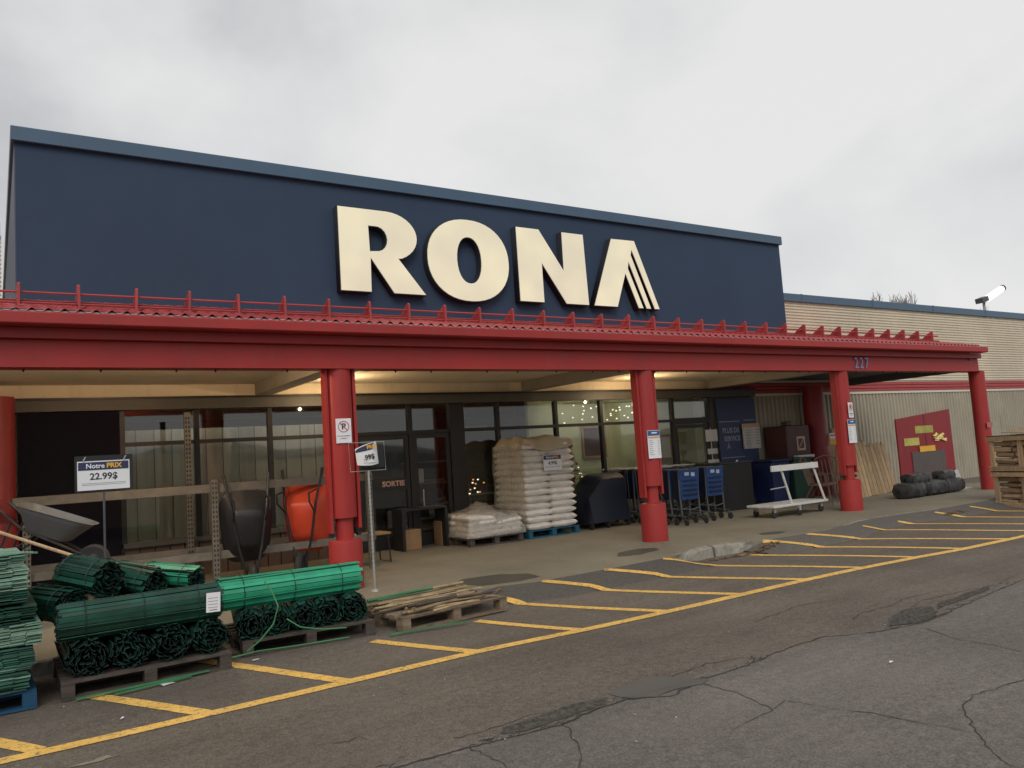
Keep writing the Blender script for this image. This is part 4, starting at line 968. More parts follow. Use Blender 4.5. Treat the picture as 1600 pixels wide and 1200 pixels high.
# bins and cabinets against the wall
t = thing('black_cabinet', 'low black cabinet standing right of the carts', 'cabinet', (13.45, 12.2, SWZ))
bx('body', M['black'], t, -.55, .45, -.35, .45, 0, 1.0, bevel=.01); bx('lid', M['bin_lid'], t, -.57, .47, -.37, .47, 1.0, 1.03); MB().lathe([(.03,0),(.025,.03),(.005,.04)], 10, (.05,-.3,1.03)).build('knob', M['steel'], t)
for x, m, lb in ((14.62, 'binblue', 'blue wheeled recycling bin against the ribbed wall'), (15.35, 'bingreen', 'dark green wheeled bin between blue bin and column')):
    t = thing('wheeled_bin', lb, 'bin', (x, 12.0, SWZ))
    mb = MB(); mb.prism([(-.24,.06),(.24,.06),(.30,.95),(-.30,.95)], lambda a,b:(a,-.30-(b*.06),b), lambda a,b:(a,.30+(b*.06),b)); mb.build('bin_body', M[m], t, bevel=.01)
    bx('lid', M[m], t, -.33, .33, -.40, .38, .955, 1.01, bevel=.015)
    MB().tube([(-.25,.42,.93),(.25,.42,.93)], .015, 6).build('handle', M['bin_lid'], t)
    for s in (-1, 1):
        w = MB().lathe([(.09,-.02),(.10,0),(.09,.02)], 14); w.v = [(s*.27+v[2], .3+v[0], .1+v[1]) for v in w.v]; w.build('wheel', M['rubber'], t)
t = thing('display_cabinet', 'dark maroon cabinet with a pale emblem beside the rear column', 'cabinet', (16.0, 12.45, SWZ))
bx('body', M['maroon'], t, -.45, .40, -.30, .35, 0, 1.75, bevel=.02); bx('top_vent', M['brownmetal'], t, -.12, .05, -.1, .1, 1.75, 1.86, bevel=.02)
bx('emblem', M['pinkish'], t, -.10, .20, -.305, -.301, 1.15, 1.48); bx('emblem_core', M['maroon'], t, -.05, .15, -.309, -.306, 1.20, 1.43)
MB().tube([(-.04,-.312,1.22),(.13,-.312,1.42)], .012, 5).build('emblem_slash', M['pinkish'], t)
bx('shelf', M['whitep'], t, -.25, .35, -.42, -.3, .98, 1.04)
# small display stand with papers by side door
t = thing('flyer_stand', 'thin flyer stand holding white sheets beside the side door', 'stand', (13.35, 12.45, SWZ))
MB().tube([(0,0,0),(0,0,1.8)], .015, 6).build('post', M['steel'], t)
for z, w, h in ((1.50, .36, .26), (1.22, .30, .12), (.98, .34, .12)): bx('sheet', M['whitep'], t, -w/2, w/2, -.03, -.018, z, z+h)
bx('foot', M['cartgrey'], t, -.2, .2, -.15, .15, 0, .03)
# planks with tags + patio chair
t = thing('plank_rack', 'upright fresh planks leaning on the corrugated wall', 'planks', (18.0, 12.55, SWZ))
for k in range(6):
    x = -.55+k*.17; MB().box(0, .14, 0, .03, 0, 1.75-abs(k-2)*.12, Matrix.Translation((x, 0, 0)) @ Matrix.Rotation(.10, 4, 'X') @ Matrix.Translation((0,-.0,0)) @ Matrix.Rotation(random.uniform(-.02,.02), 4, 'Y')).build('plank', M['wood'], t)
for x, z, lb in ((17.35, 1.50, 'small yellow and white tag high on the planks'), (17.95, 1.0, 'larger yellow tag low on the planks')):
    t = thing('price_tag', lb, 'tag', (x, 12.2 if z > 1.2 else 12.05, z))
    bx('card', M['white'], t, -.12, .12, -.005, 0, -.02, .12); bx('yellow_half', M['gold'], t, -.12, .12, -.005, 0, -.16, -.021)
    bx('print', M['redink'], t, -.1, .1, -.0065, -.0055, .05, .08)
def patio_chair(x, y, rz, lb):
    t = thing('patio_chair', lb, 'chair', (x, y, SWZ), rz)
    for s in (-1, 1):
        MB().tube([(s*.26,-.25,0),(s*.27,-.2,.40),(s*.27,.2,.42),(s*.25,.34,.95)], .015, 6).build('side_frame', M['brownmetal'], t)
        MB().tube([(s*.26,.38,0),(s*.27,.12,.42)], .014, 6).build('rear_leg', M['brownmetal'], t)
        MB().tube([(s*.27,-.2,.40),(s*.28,-.18,.63),(s*.28,.24,.66)], .014, 6).build('armrest', M['brownmetal'], t)
    for k in range(6): y_ = -.2+k*.075; bx('seat_slat', M['brownmetal'], t, -.26, .26, y_, y_+.055, .405, .42)
    for k in range(5): a = -.2+k*.09; MB().tube([(a,.21,.44),(a,.33,.93)], .010, 5).build('back_bar', M['brownmetal'], t)
    MB().tube([(-.25,.34,.95),(0,.37,1.02),(.25,.34,.95)], .015, 6).build('top_rail', M['brownmetal'], t)
patio_chair(15.55, 11.0, -.5, 'brown patio chair behind the platform cart, left one'); patio_chair(14.95, 10.9, .4, 'brown patio chair between the bins and platform cart')

# leaning stockade panels
def picket(x, y, w, n, h, lb, tilt=.16, lean=0.0):
    t = thing('fence_panel', lb, 'fence panel', (x, y, SWZ), (-tilt*0, 0, 0), 'pale wooden fence panels leaning by the wall')
    MM = Matrix.Rotation(-tilt, 4, 'X')
    for k in range(n):
        xx = -w/2+k*w/n; hh = h+random.uniform(-.03,.03)
        mb = MB(); mb.box(xx+.008, xx+w/n-.010, -.012, .012, 0, hh-.05, MM @ Matrix.Rotation(lean, 4, 'Y')); mb.box(xx+w/n*.3, xx+w/n*.7, -.012, .012, hh-.052, hh, MM @ Matrix.Rotation(lean, 4, 'Y'))
        mb.build('picket', M['wood'], t)
    for z in (.2, h*.5, h-.22): MB().box(-w/2, w/2, .014, .05, z, z+.07, MM @ Matrix.Rotation(lean, 4, 'Y')).build('rail', M['wood'], t)
picket(16.75, 11.05, 1.0, 7, 1.32, 'pale picket panel leaning, nearest the numbered column', lean=-.05); picket(17.8, 11.25, 1.05, 7, 1.22, 'pale picket panel leaning, nearest the red doors', lean=-.08)

# black logs of edging / tyres before the red doors
def black_roll(x, y, z, L, lb, rz=0, r=.19):
    t = thing('black_bag', lb, 'bag', (x, y, z), rz, 'dark bulging bags before the red doors'); mb = MB(); R_ = random.Random(int(x*100)); n = 14; rings = []
    for k in range(n+1):
        u = k/n; rr2 = r*(1-abs(2*u-1)**12)**.5*(1+R_.uniform(-.06,.06))+.01; rings.append(len(mb.v))
        for q in range(12):
            a = 2*PI*q/12; jj = 1+R_.uniform(-.09,.09); mb.v.append(((u-.5)*L, math.copysign(abs(math.cos(a))**.6, math.cos(a))*rr2*jj*1.1, r*.85+math.copysign(abs(math.sin(a))**.6, math.sin(a))*rr2*jj*.80))
    for a, b in zip(rings, rings[1:]):
        for q in range(12): mb.f.append((a+q, a+(q+1)%12, b+(q+1)%12, b+q))
    mb.f.append(tuple(rings[0]+q for q in range(12))); mb.f.append(tuple(rings[-1]+q for q in range(12)))
    mb.build('sack', mat('bag_plastic', (.018,.019,.020), .4, .3, 7, c2=(.065,.066,.064)) if 'bag_plastic' not in bpy.data.materials else bpy.data.materials['bag_plastic'], t, smooth=True)
    MB().tube([((-.5)*L, 0, r*.85), (-.55*L, 0, r*1.0)], .02, 5).build('tied_end', M['black'], t)
black_roll(16.65, 9.95, SWZ, .85, 'black plastic bag lying at the left end of the bag row', .05)
black_roll(17.45, 9.95, SWZ, .85, 'black plastic bag in the middle of the bag row, floor level', -.04)
black_roll(18.22, 9.95, SWZ, .8, 'black plastic bag at the right end of the bag row', .03)
black_roll(17.0, 10.0, SWZ+.25, .75, 'black plastic bag on top of the row, left end', 0, .15); black_roll(18.15, 10.0, SWZ+.25, .6, 'black plastic bag on top of the row, right end', .1, .15)
t = thing('rubble_sack', 'small pale paper label stuck to the right black bag', 'label', (17.75, 9.80, SWZ+.16)); bx('sheet', M['cardboard'], t, -.09, .09, -.004, 0, -.07, .10)
t = thing('white_panel', 'white sheet leaning between the bags and the end column', 'panel', (18.9, 10.15, SWZ))
mb = MB(); mb.prism([(-.45,0),(.42,0),(.38,.46),(-.1,.36),(-.35,.18)], lambda a,b:(a,b*.25,b), lambda a,b:(a,b*.25+.02,b)); mb.build('sheet', M['whitep'], t)
bx('base_board', M['whitep'], t, -.5, .5, -.12, .2, 0, .03)

# firewood crates
def crate(x, y, z, lb, rz=0):
    t = thing('firewood_crate', lb, 'crate', (x, y, z), rz, 'stacked wooden firewood crates')
    w, d, h = 1.5, .9, .66
    d_ = d
    for px in (-w/2+.0, -w/2+.62, w/2-.09):
        for py_ in (0, d-.04): MB().box(px, px+.085, py_, py_+.04, 0, h-.06, None, .006).build('post', M['wood'], t)
    for py_ in (-.03, d+.0):
        MB().box(-w/2-.03, w/2+.03, py_, py_+.028, .0, .085, None, .004).build('rail', M['wood'], t); MB().box(-w/2-.03, w/2+.03, py_, py_+.028, h-.09, h-.01, None, .004).build('rail', M['wood'], t)
    for k in range(6): yy = k*d/6; MB().box(-w/2-.04, w/2+.04, yy, yy+d/6-.02, h-.008, h+.010, None, .004).build('top_board', M['oldwood'], t)
    for px in (-w/2-.03,): 
        MB().box(px, px+.028, 0, d, .0, .08).build('side_rail', M['wood'], t); MB().box(px, px+.028, 0, d, h-.1, h-.02).build('side_rail', M['wood'], t)
    MB().box(-w/2, w/2, .02, d-.02, .0, .02).build('floor', M['oldwood'], t)
lgm = []
for s in range(5):
    R_ = random.Random(40+s); mb = MB(); n = 7; ra = []
    prof = [(math.cos(a)*R_.uniform(.7,1.05), math.sin(a)*R_.uniform(.7,1.0)) for a in [2*PI*k/n for k in range(n)]]
    mb.prism(prof, lambda a,b:(-.2, a*.06, b*.05), lambda a,b:(.2, a*.06+.01, b*.05)); lgm.append(mb.mesh('firewood_log', M['bark2']))
words = ['lowest', 'second', 'third', 'fourth', 'fifth', 'top']
CR_A = math.radians(-109)
def crate_pt(lx, ly, a=CR_A, o=(15.97, 7.26)): return (o[0]+lx*math.cos(a)-ly*math.sin(a), o[1]+lx*math.sin(a)+ly*math.cos(a))
for ci, (cz, nm, a_) in enumerate(((.0, 'lower', CR_A), (.68, 'upper', CR_A+.03))):
    crate(15.97, 7.26, cz+.003, '%s wooden crate of split firewood at the pavement end' % nm, a_)
    for r in range(5):
        for c in range(3):
            for d_ in range(4):
                if not (d_ == 0 or c in (0, 2) or r == 4): continue
                px_, py_ = crate_pt(-.50+c*.46+random.uniform(-.04,.04), .10+d_*.22+random.uniform(-.02,.02), a_)
                o = link('firewood_log', lgm[(r*3+c*2+d_+ci) % 5], None, loc=(px_, py_, cz+.085+r*.108), rot=(random.uniform(-3,3), random.uniform(-.07,.07), a_+random.uniform(-.10,.10)))
                o.scale = (random.uniform(.95,1.15), random.uniform(.85,1.25), random.uniform(.85,1.2))
                tag(o, 'split firewood log in the %s crate, %s layer, %s column, %s row' % (nm, words[r], ['left','middle','right'][c], ['front','second','third','back'][d_]), 'firewood', 'split logs in the %s crate' % nm)
for k in range(3):
    px_, py_ = crate_pt(.1*k, .25+.18*k)
    o = MB().box(-.6,.6,-.04,.04,-.012,.012).build('loose_board', M['wood'], loc=(px_, py_, 1.385+.032*k), rot=(0,.04,CR_A+.12+.2*k)); tag(o, ['loose board lowest on the upper crate', 'loose board in the middle on the upper crate', 'loose board topmost on the upper crate'][k], 'board', 'loose boards on the firewood crates')

# ------------------------------------------------------------------ pallets
def pallet(x, y, z, m, label, rz=0, w=1.2, d=1.0, group='wooden shipping pallets'):
    t = thing('pallet', label, 'pallet', (x, y, z), rz, group)
    n = 7
    for k in range(n):
        yy = -d/2+k*(d-.09)/(n-1); MB().box(-w/2, w/2, yy, yy+.09, .12, .14, None, .003).build('deck_board', M[m], t)
    for xx in (-w/2, -.045, w/2-.09):
        for yy in (-d/2, -.06, d/2-.12): MB().box(xx, xx+.09, yy, yy+.12, .022, .10).build('block', M[m], t)
        MB().box(xx, xx+.09, -d/2, d/2, .10, .119).build('stringer', M[m], t); 
    for yy in (-d/2+.002, -.045, d/2-.092): MB().box(-w/2, w/2, yy, yy+.09, .0, .021).build('bottom_board', M[m], t)
    return t
pallet(8.42, 12.25, SWZ, 'bluewood', 'turquoise blue pallet under the tall bag stack', 0, 1.12, 1.0)
pallet(7.20, 12.25, SWZ, 'oldwood', 'grey wooden pallet under the low wrapped bag pile', -.04, 1.05, 1.1)
PB = (1.02, 7.45); pallet(PB[0], PB[1], .006, 'oldwood', 'dark weathered pallet under the large heap of green rolls', .0, 1.22, 1.02)
PC = (2.42, 7.70); pallet(PC[0], PC[1], .006, 'oldwood', 'dark weathered pallet under the bright green roll', -.05, 1.2, 1.0)
pallet(3.78, 7.58, .006, 'brownwood', 'grey pallet carrying loose stakes', .10, 1.25, 1.0)
pallet(-.36, 7.40, .006, 'dbluewood', 'blue pallet at the left edge under faded mats', .03, 1.2, 1.0)

# ------------------------------------------------------------------ bags
def bag_mesh(w, d, h, seed, m):
    R_ = random.Random(seed); mb = MB(); nx, ny = 14, 10
    ph = [R_.uniform(0, 6.28) for _ in range(4)]
    for side in (1, -1):
        for j in range(ny+1):
            for i in range(nx+1):
                u, v = math.sin((2*i/nx-1)*PI/2), math.sin((2*j/ny-1)*PI/2)
                b = max(0, (1-abs(u)**7))**.5*max(0, (1-abs(v)**6))**.5
                z = side*h/2*b*(1+.10*math.sin(u*5+ph[0])*math.cos(v*4+ph[1])) if b > 0 else 0
                wob = 1+.025*math.sin(v*7+ph[2]) if abs(u) > .8 else 1
                mb.v.append((u*w/2*wob, v*d/2*(1+.03*math.sin(u*8+ph[3])), z+R_.uniform(-.003,.003)))
    N_ = (nx+1)*(ny+1)
    for s in (0, 1):
        for j in range(ny):
            for i in range(nx):
                a = s*N_+j*(nx+1)+i; f = (a, a+1, a+nx+2, a+nx+1); mb.f.append(f if s == 0 else f[::-1])
    me = mb.mesh('pellet_bag', m, True); return me
bms = [bag_mesh(.555, .52, .138, 60+s, M['bag']) for s in range(5)]
layers = ['bottom', 'second', 'third', 'fourth', 'fifth', 'sixth', 'seventh', 'eighth', 'ninth', 'tenth', 'eleventh', 'twelfth', 'thirteenth', 'top']
for L in range(13):
    for (i, j) in ((0,0),(1,0),(0,1),(1,1)):
        o = link('pellet_bag', bms[(L*2+i+j*3) % 5], loc=(8.40-.268+i*.536+random.uniform(-.012,.012), 12.25-.25+j*.50+random.uniform(-.018,.018), SWZ+.14+.064+L*.118), rot=(random.uniform(-.03,.03), random.uniform(-.03,.03), (PI if random.random() < .5 else 0)+random.uniform(-.03,.03)))
        tag(o, 'white pellet bag in the tall stack, %s layer from below, %s side' % (layers[L], ('front' if j == 0 else 'rear')+(' left' if i == 0 else ' right')), 'bag', 'white pellet bags on pallets')
t = thing('plastic_hood', 'crumpled tan cover draped over the tall bag stack', 'cover', (8.42, 12.25, SWZ+.14+13*.118))
mb = MB(); nx, ny = 20, 16; R_ = random.Random(9)
for j in range(ny+1):
    for i in range(nx+1):
        u, v = 2*i/nx-1, 2*j/ny-1; e = max(abs(u), abs(v))
        z = .10+.04*math.sin(u*5+v*3)*math.cos(v*4-u)+R_.uniform(-.012,.012)
        if e > .85: z -= (e-.85)/.15*(.20+.05*math.sin(u*3+v*5)+R_.uniform(-.01,.01))
        k = 1 if e < .9 else 1.0
        mb.v.append((u*.575*k, v*.545*k, z))
for j in range(ny):
    for i in range(nx): a = j*(nx+1)+i; mb.f.append((a, a+1, a+nx+2, a+nx+1))
mb.build('sheet', M['wrap'], t, smooth=True)
# shrink wrap film on the left side of the stack
for L in range(4):
    for (i, j) in ((0,0),(1,0),(0,1),(1,1)):
        if L == 3 and (i, j) == (1, 0): continue
        o = link('pellet_bag', bms[(L+i+j*2) % 5], loc=(7.20-.26+i*.50+random.uniform(-.03,.03), 12.25-.28+j*.52, SWZ+.14+.055+L*.086), rot=(random.uniform(-.08,.08), random.uniform(-.1,.1), random.uniform(-.1,.1)))
        tag(o, 'white pellet bag in the low pile, %s layer from below, %s side' % (layers[L], ('front' if j == 0 else 'rear')+(' left' if i == 0 else ' right')), 'bag', 'white pellet bags on pallets')
t = thing('shrink_wrap', 'crumpled clear plastic film over the low bag pile', 'plastic film', (7.18, 12.25, SWZ+.14))
fm = bpy.data.materials.new('clear_film'); fm.use_nodes = True; q = fm.node_tree; q.nodes.clear()
oo = q.nodes.new('ShaderNodeOutputMaterial'); mm_ = q.nodes.new('ShaderNodeMixShader'); mm_.inputs[0].default_value = .42; tr_ = q.nodes.new('ShaderNodeBsdfTransparent'); pb_ = q.nodes.new('ShaderNodeBsdfPrincipled')
pb_.inputs['Base Color'].default_value = (.55,.52,.46,1); pb_.inputs['Roughness'].default_value = .22
nn = q.nodes.new('ShaderNodeTexNoise'); nn.inputs['Scale'].default_value = 9; nn.inputs['Detail'].default_value = 5; nn.inputs['Distortion'].default_value = 1.5; bb_ = q.nodes.new('ShaderNodeBump'); bb_.inputs['Strength'].default_value = .9; bb_.inputs['Distance'].default_value = .04
gg = q.nodes.new('ShaderNodeNewGeometry'); q.links.new(gg.outputs['Position'], nn.inputs['Vector']); q.links.new(nn.outputs[0], bb_.inputs['Height']); q.links.new(bb_.outputs[0], pb_.inputs['Normal'])
q.links.new(tr_.outputs[0], mm_.inputs[1]); q.links.new(pb_.outputs[0], mm_.inputs[2]); q.links.new(mm_.outputs[0], oo.inputs[0])
M['film'] = fm
mb = MB(); nx, ny = 24, 20; R_ = random.Random(19)
for j in range(ny+1):
    for i in range(nx+1):
        u, v = 2*i/nx-1, 2*j/ny-1; e = max(abs(u), abs(v))
        z = .37+.20*math.exp(-((u+.05)/.4)**2-((v)/.5)**2)+.03*math.sin(u*7+v*3)*math.cos(v*5)+R_.uniform(-.018,.018)
        if e > .78: z *= 1-smooth01((e-.78)/.22)*.97
        mb.v.append((u*.60+R_.uniform(-.012,.012), v*.62+R_.uniform(-.012,.012), z))
for j in range(ny):
    for i in range(nx): a = j*(nx+1)+i; mb.f.append((a, a+1, a+nx+2, a+nx+1))
mb.build('film', fm, t, smooth=True)
mb = MB(); R_ = random.Random(23)
for j in range(13):
    for i in range(9):
        z = .02+j*.125; mb.v.append((-.005-.012*math.sin(j*5)+R_.uniform(-.006,.006), -.5+i*.125, z))
for j in range(12):
    for i in range(8): a = j*9+i; mb.f.append((a, a+1, a+10, a+9))
t = thing('shrink_wrap', 'clear stretch film on the left face of the tall bag stack', 'plastic film', (7.825, 12.25, SWZ+.14)); mb.build('film', fm, t, smooth=True)

# ------------------------------------------------------------------ price cards
def card(t, w, h, price, y=0, s=1.0):
    bx('card', M['white'], t, -w/2, w/2, y-.004, y, -h/2, h/2)
    bx('heading_band', M['navyink'], t, -w/2+.008, w/2-.008, y-.0055, y-.0045, h/2-.085*s, h/2-.01*s)
    text('heading', 'Notre', .062*s, M['white'], t, (-w*.16, y-.0068, h/2-.048*s), bold=.0012*s, ext=.0004); text('heading', 'PRIX', .062*s, M['gold'], t, (w*.20, y-.0068, h/2-.048*s), bold=.002*s, ext=.0004)
    text('price', price, .085*s, M['ink'], t, (0, y-.0052, -.012*s), bold=.002*s, ext=.0004)
    for k in range(2): bx('fine_print', M['greyink'], t, -w*.42, w*.42, y-.0052, y-.0044, -.075*s-k*.014*s, -.070*s-k*.014*s)
t = thing('price_sign', 'black backed price card reading Notre PRIX 22.99$ on a thin post', 'sign', (.87, 8.40, 1.665), (0, .0, 0))
bx('backing', M['black'], t, -.24, .25, .002, .012, -.15, .185); card(t, .44, .27, '22.99$', 0)
for x in (-.17, .17): MB().tube([(x,-.01,.135),(x+.02,-.01,.175)], .006, 5).build('clip', M['steel'], t)
MB().tube([(0,.02,-.15),(0,.02,-1.55)], .011, 6).build('post', M['cartgrey'], t)
t = thing('price_sign', 'bent price card ending 99$ in a wire frame before the column', 'sign', (3.76, 8.95, 0))
MB().tube([(0,0,SWZ),(-.01,0,1.53)], .014, 8).build('post', M['steel'], t)
MB().lathe([(.05,0),(.045,.012),(.02,.03)], 12, (0,0,SWZ)).build('foot', M['steel'], t)
MB().tube([(-.235,0,1.525),(.215,0,1.525),(.205,0,1.865),(-.245,0,1.865)], .005, 5, closed=True).build('wire_frame', M['steel'], t)
mb = MB(); n = 10
for k in range(n+1):
    u = k/n; bend = -.10*math.sin(u*PI*.9)+.02
    for v in (0, 1): mb.v.append((-.16+u*.26+(.0 if v else .02), bend, 1.56+v*.27+u*.045-(.04*(1-u)**3 if v else -.04*(1-u)**3)))
mb.f = [(2*k, 2*k+2, 2*k+3, 2*k+1) for k in range(n)]; mb.build('card', M['white'], t, smooth=True)
mb = MB()
for k in range(n+1):
    u = k/n; bend = -.10*math.sin(u*PI*.9)+.017
    for v in (0, 1): mb.v.append((-.155+u*.25, bend, 1.745+v*.075+u*.045-(.04*(1-u)**3 if v else .0)))
mb.f = [(2*k, 2*k+2, 2*k+3, 2*k+1) for k in range(n)]; mb.build('heading_band', M['navyink'], t, smooth=True)
text('heading', 'PRIX', .062, M['gold'], t, (.01, -.088, 1.808), rot=(PI/2,-.17,0), bold=.002); text('price', '.99$', .082, M['ink'], t, (-.03, -.088, 1.685), rot=(PI/2,-.17,0), bold=.002)
bx('fine_print', M['greyink'], t, -.1, .08, -.089, -.087, 1.615, 1.622); bx('backing', M['black'], t, -.02, .2, .004, .01, 1.56, 1.83)
t = thing('price_card', 'price card reading Notre PRIX 4.99$ on the tall bag stack', 'price card', (8.44, 11.70, 1.42), 0); card(t, .40, .28, '4.99$', 0, 1.0)

# ------------------------------------------------------------------ green lath rolls
SLM = {}
def slat_mesh(L, mkey, w=.036, th=.007):
    k = (round(L, 2), mkey)
    if k not in SLM: SLM[k] = MB().box(-L/2, L/2, -w/2, w/2, -th/2, th/2).mesh('slat', M[mkey], bevel=.0015)
    return SLM[k]
def roll(loc, rot, R_, L, mkey, label, seed, pitch=.0145, mess=1.0, flat=1.0, bands=2, mout=None, bandm='wire'):
    t = thing('lath_roll', label, 'fence roll', loc, rot, 'rolls of green lath fence'); rr = random.Random(seed)
    th = 0.6; cnt = 0
    r = .022; cap = 300
    rs = []
    while r < R_ and cnt < 140:
        rs.append((r, th)); dth = .041/r; th += dth; r += pitch*dth/(2*PI); cnt += 1
    for r, th in rs:
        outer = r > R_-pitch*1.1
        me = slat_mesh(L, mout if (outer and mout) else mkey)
        rj = r+rr.uniform(-.007,.007)*mess
        link('slat', me, t, loc=(rr.uniform(-.022,.022)*mess, rj*math.cos(th), rj*math.sin(th)*flat), rot=(th+PI/2+rr.uniform(-.45,.45)*mess, rr.uniform(-.010,.010)*mess, rr.uniform(-.010,.010)*mess))
    for k in range(bands):
        xx = (-.35+.7*k/(bands-1))*L if bands > 1 else 0
        P = [(xx+rr.uniform(-.004,.004), (R_+.008)*math.cos(2*PI*q/20), (R_+.008)*math.sin(2*PI*q/20)*flat) for q in range(20)]
        MB().tube(P, .004, 4, closed=True).build('binding_wire', M[bandm], t)
    return t
# rot z = +90deg-ish puts the axis along Y. Bottom row on the large heap: ends to the camera
bz = .146
for k, x in enumerate((.585, .875, 1.165, 1.455)):
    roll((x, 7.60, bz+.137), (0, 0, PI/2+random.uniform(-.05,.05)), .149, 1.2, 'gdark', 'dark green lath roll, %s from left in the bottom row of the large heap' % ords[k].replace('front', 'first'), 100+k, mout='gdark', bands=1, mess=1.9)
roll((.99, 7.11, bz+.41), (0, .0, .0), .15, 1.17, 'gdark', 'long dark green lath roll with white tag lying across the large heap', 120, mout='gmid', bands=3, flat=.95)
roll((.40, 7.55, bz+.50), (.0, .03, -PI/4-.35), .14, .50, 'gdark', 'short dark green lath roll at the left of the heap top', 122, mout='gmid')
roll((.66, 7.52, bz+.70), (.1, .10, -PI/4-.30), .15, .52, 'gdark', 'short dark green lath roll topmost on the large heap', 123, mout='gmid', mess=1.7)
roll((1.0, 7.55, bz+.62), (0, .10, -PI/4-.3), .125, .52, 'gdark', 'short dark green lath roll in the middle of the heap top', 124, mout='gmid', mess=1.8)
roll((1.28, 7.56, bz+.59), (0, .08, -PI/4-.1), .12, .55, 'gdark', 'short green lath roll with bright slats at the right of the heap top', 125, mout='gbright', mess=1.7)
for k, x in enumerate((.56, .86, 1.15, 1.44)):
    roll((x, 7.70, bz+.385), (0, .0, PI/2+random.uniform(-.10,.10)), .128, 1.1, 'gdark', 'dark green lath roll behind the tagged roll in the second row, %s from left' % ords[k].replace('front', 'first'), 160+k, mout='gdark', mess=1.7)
t = thing('paper_tag', 'white printed tag on the end of the long dark roll', 'tag', (1.50, 6.94, bz+.42), (0, .04, 0))
bx('sheet', M['white'], t, -.055, .055, -.004, 0, -.08, .075)
for k in range(4): bx('text_line', M['greyink'], t, -.04, .035, -.0055, -.0045, .03-k*.025, .035-k*.025)
bx('barcode', M['ink'], t, -.03, .03, -.0055, -.0045, -.065, -.06)
for k, x in enumerate((1.98, 2.22, 2.46, 2.70, 2.93)):
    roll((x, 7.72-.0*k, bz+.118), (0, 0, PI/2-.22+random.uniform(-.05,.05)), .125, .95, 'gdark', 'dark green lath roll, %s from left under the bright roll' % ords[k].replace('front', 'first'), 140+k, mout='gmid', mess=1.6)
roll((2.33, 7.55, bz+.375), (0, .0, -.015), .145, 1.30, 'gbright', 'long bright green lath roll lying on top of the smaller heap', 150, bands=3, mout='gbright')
roll((1.62, 7.72, bz+.335), (0, .0, -.03), .10, .62, 'gdark', 'green lath roll between the two heaps behind the tag', 151, mout='gbright')
# loose green strap hoops
t = MB().tube([(2.02,7.30,.62),(2.05,7.20,.55),(2.08,7.12,.42),(2.02,7.08,.28),(1.90,7.06,.17),(1.78,7.04,.10)], .007, 5).build('strap', M['gstrap'], cat='strap', label='curved green strap hanging from the bright roll')
t = MB().tube([(2.15,7.12,.30),(2.25,7.06,.22),(2.45,7.04,.17),(2.66,7.03,.15)], .006, 5).build('strap', M['gstrap'], cat='strap', label='short green strap curling before the bottom rolls')
t = MB().tube([(1.56,6.95,.09),(1.85,6.98,.10),(2.2,7.05,.07),(2.7,7.08,.05)], .007, 5).build('green_strip', M['gstrap'], cat='strip', label='green slat bowed along the front of the smaller pallet')
for k, (a, b, lb) in enumerate((((.50,6.88),(1.45,6.93),'thin green slat on the asphalt before the large heap'), ((3.05,6.98),(3.85,6.90),'thin green slat on the asphalt before the stakes'), ((.75,6.80),(1.30,6.88),'short green slat lying over the yellow stripe end'))):
    MB().box(0, math.hypot(b[0]-a[0], b[1]-a[1]), -.012, .012, 0, .01).build('green_strip', M['gstrap'], loc=(a[0], a[1], rampz(a[0], a[1])+.012), rot=(0,-.01,math.atan2(b[1]-a[1], b[0]-a[0])), cat='strip', label=lb)
t = MB().tube([(2.86,7.45,.62),(2.88,7.42,.50)], .004, 4)
# faded mat stack at the left edge
t = thing('lath_mat_stack', 'tall stack of faded green lath mats at the left edge', 'lath stack', (-.38, 7.35, .146), .03)
rr = random.Random(77); z = 0; k = 0
grp = [(0, -.03, 0, 'gfade'), (.15, .0, .012, 'gfade'), (.31, .055, -.01, 'gpale'), (.47, .01, .012, 'gmid'), (.60, -.02, -.01, 'gmid'), (.71, -.02, -.012, 'gpale'), (.88, -.06, .012, 'gpale')]
while z < .97 and k < 90:
    g_ = [q for q in grp if q[0] <= z][-1]; th = rr.uniform(.010, .015); w = 1.18+rr.uniform(-.012,.012); xo = g_[1]+rr.uniform(-.008,.008)+.02*math.sin((z-g_[0])*16)
    me = g_[3] if rr.random() < .85 else ('gpale' if g_[3] == 'gfade' else 'gfade')
    mb = MB(); nseg = 12; tl = rr.uniform(-.004,.004)
    for i in range(nseg):
        xa, xb = -w/2+w*i/nseg, -w/2+w*(i+1)/nseg; zz = rr.uniform(-.0025,.0025)+.008*math.sin(i*.8+z*20)
        mb.box(xa, xb-.002, -.48+rr.uniform(-.018,.018), .48, z+zz, z+th*.72+zz)
    mb.build('lath_mat', M[me], t, loc=(xo, 0, 0), rot=(rr.uniform(-.01,.01), g_[2]+rr.uniform(-.006,.006), rr.uniform(-.012,.012)))
    z += th; k += 1
for q in range(4):
    MB().box(-.56,.60,-.50+.02*q,-.46+.02*q,.95+q*.012,.962+q*.012, Matrix.Rotation(.03*q-.05,4,'Y')).build('loose_lath', M['gpale'], t)
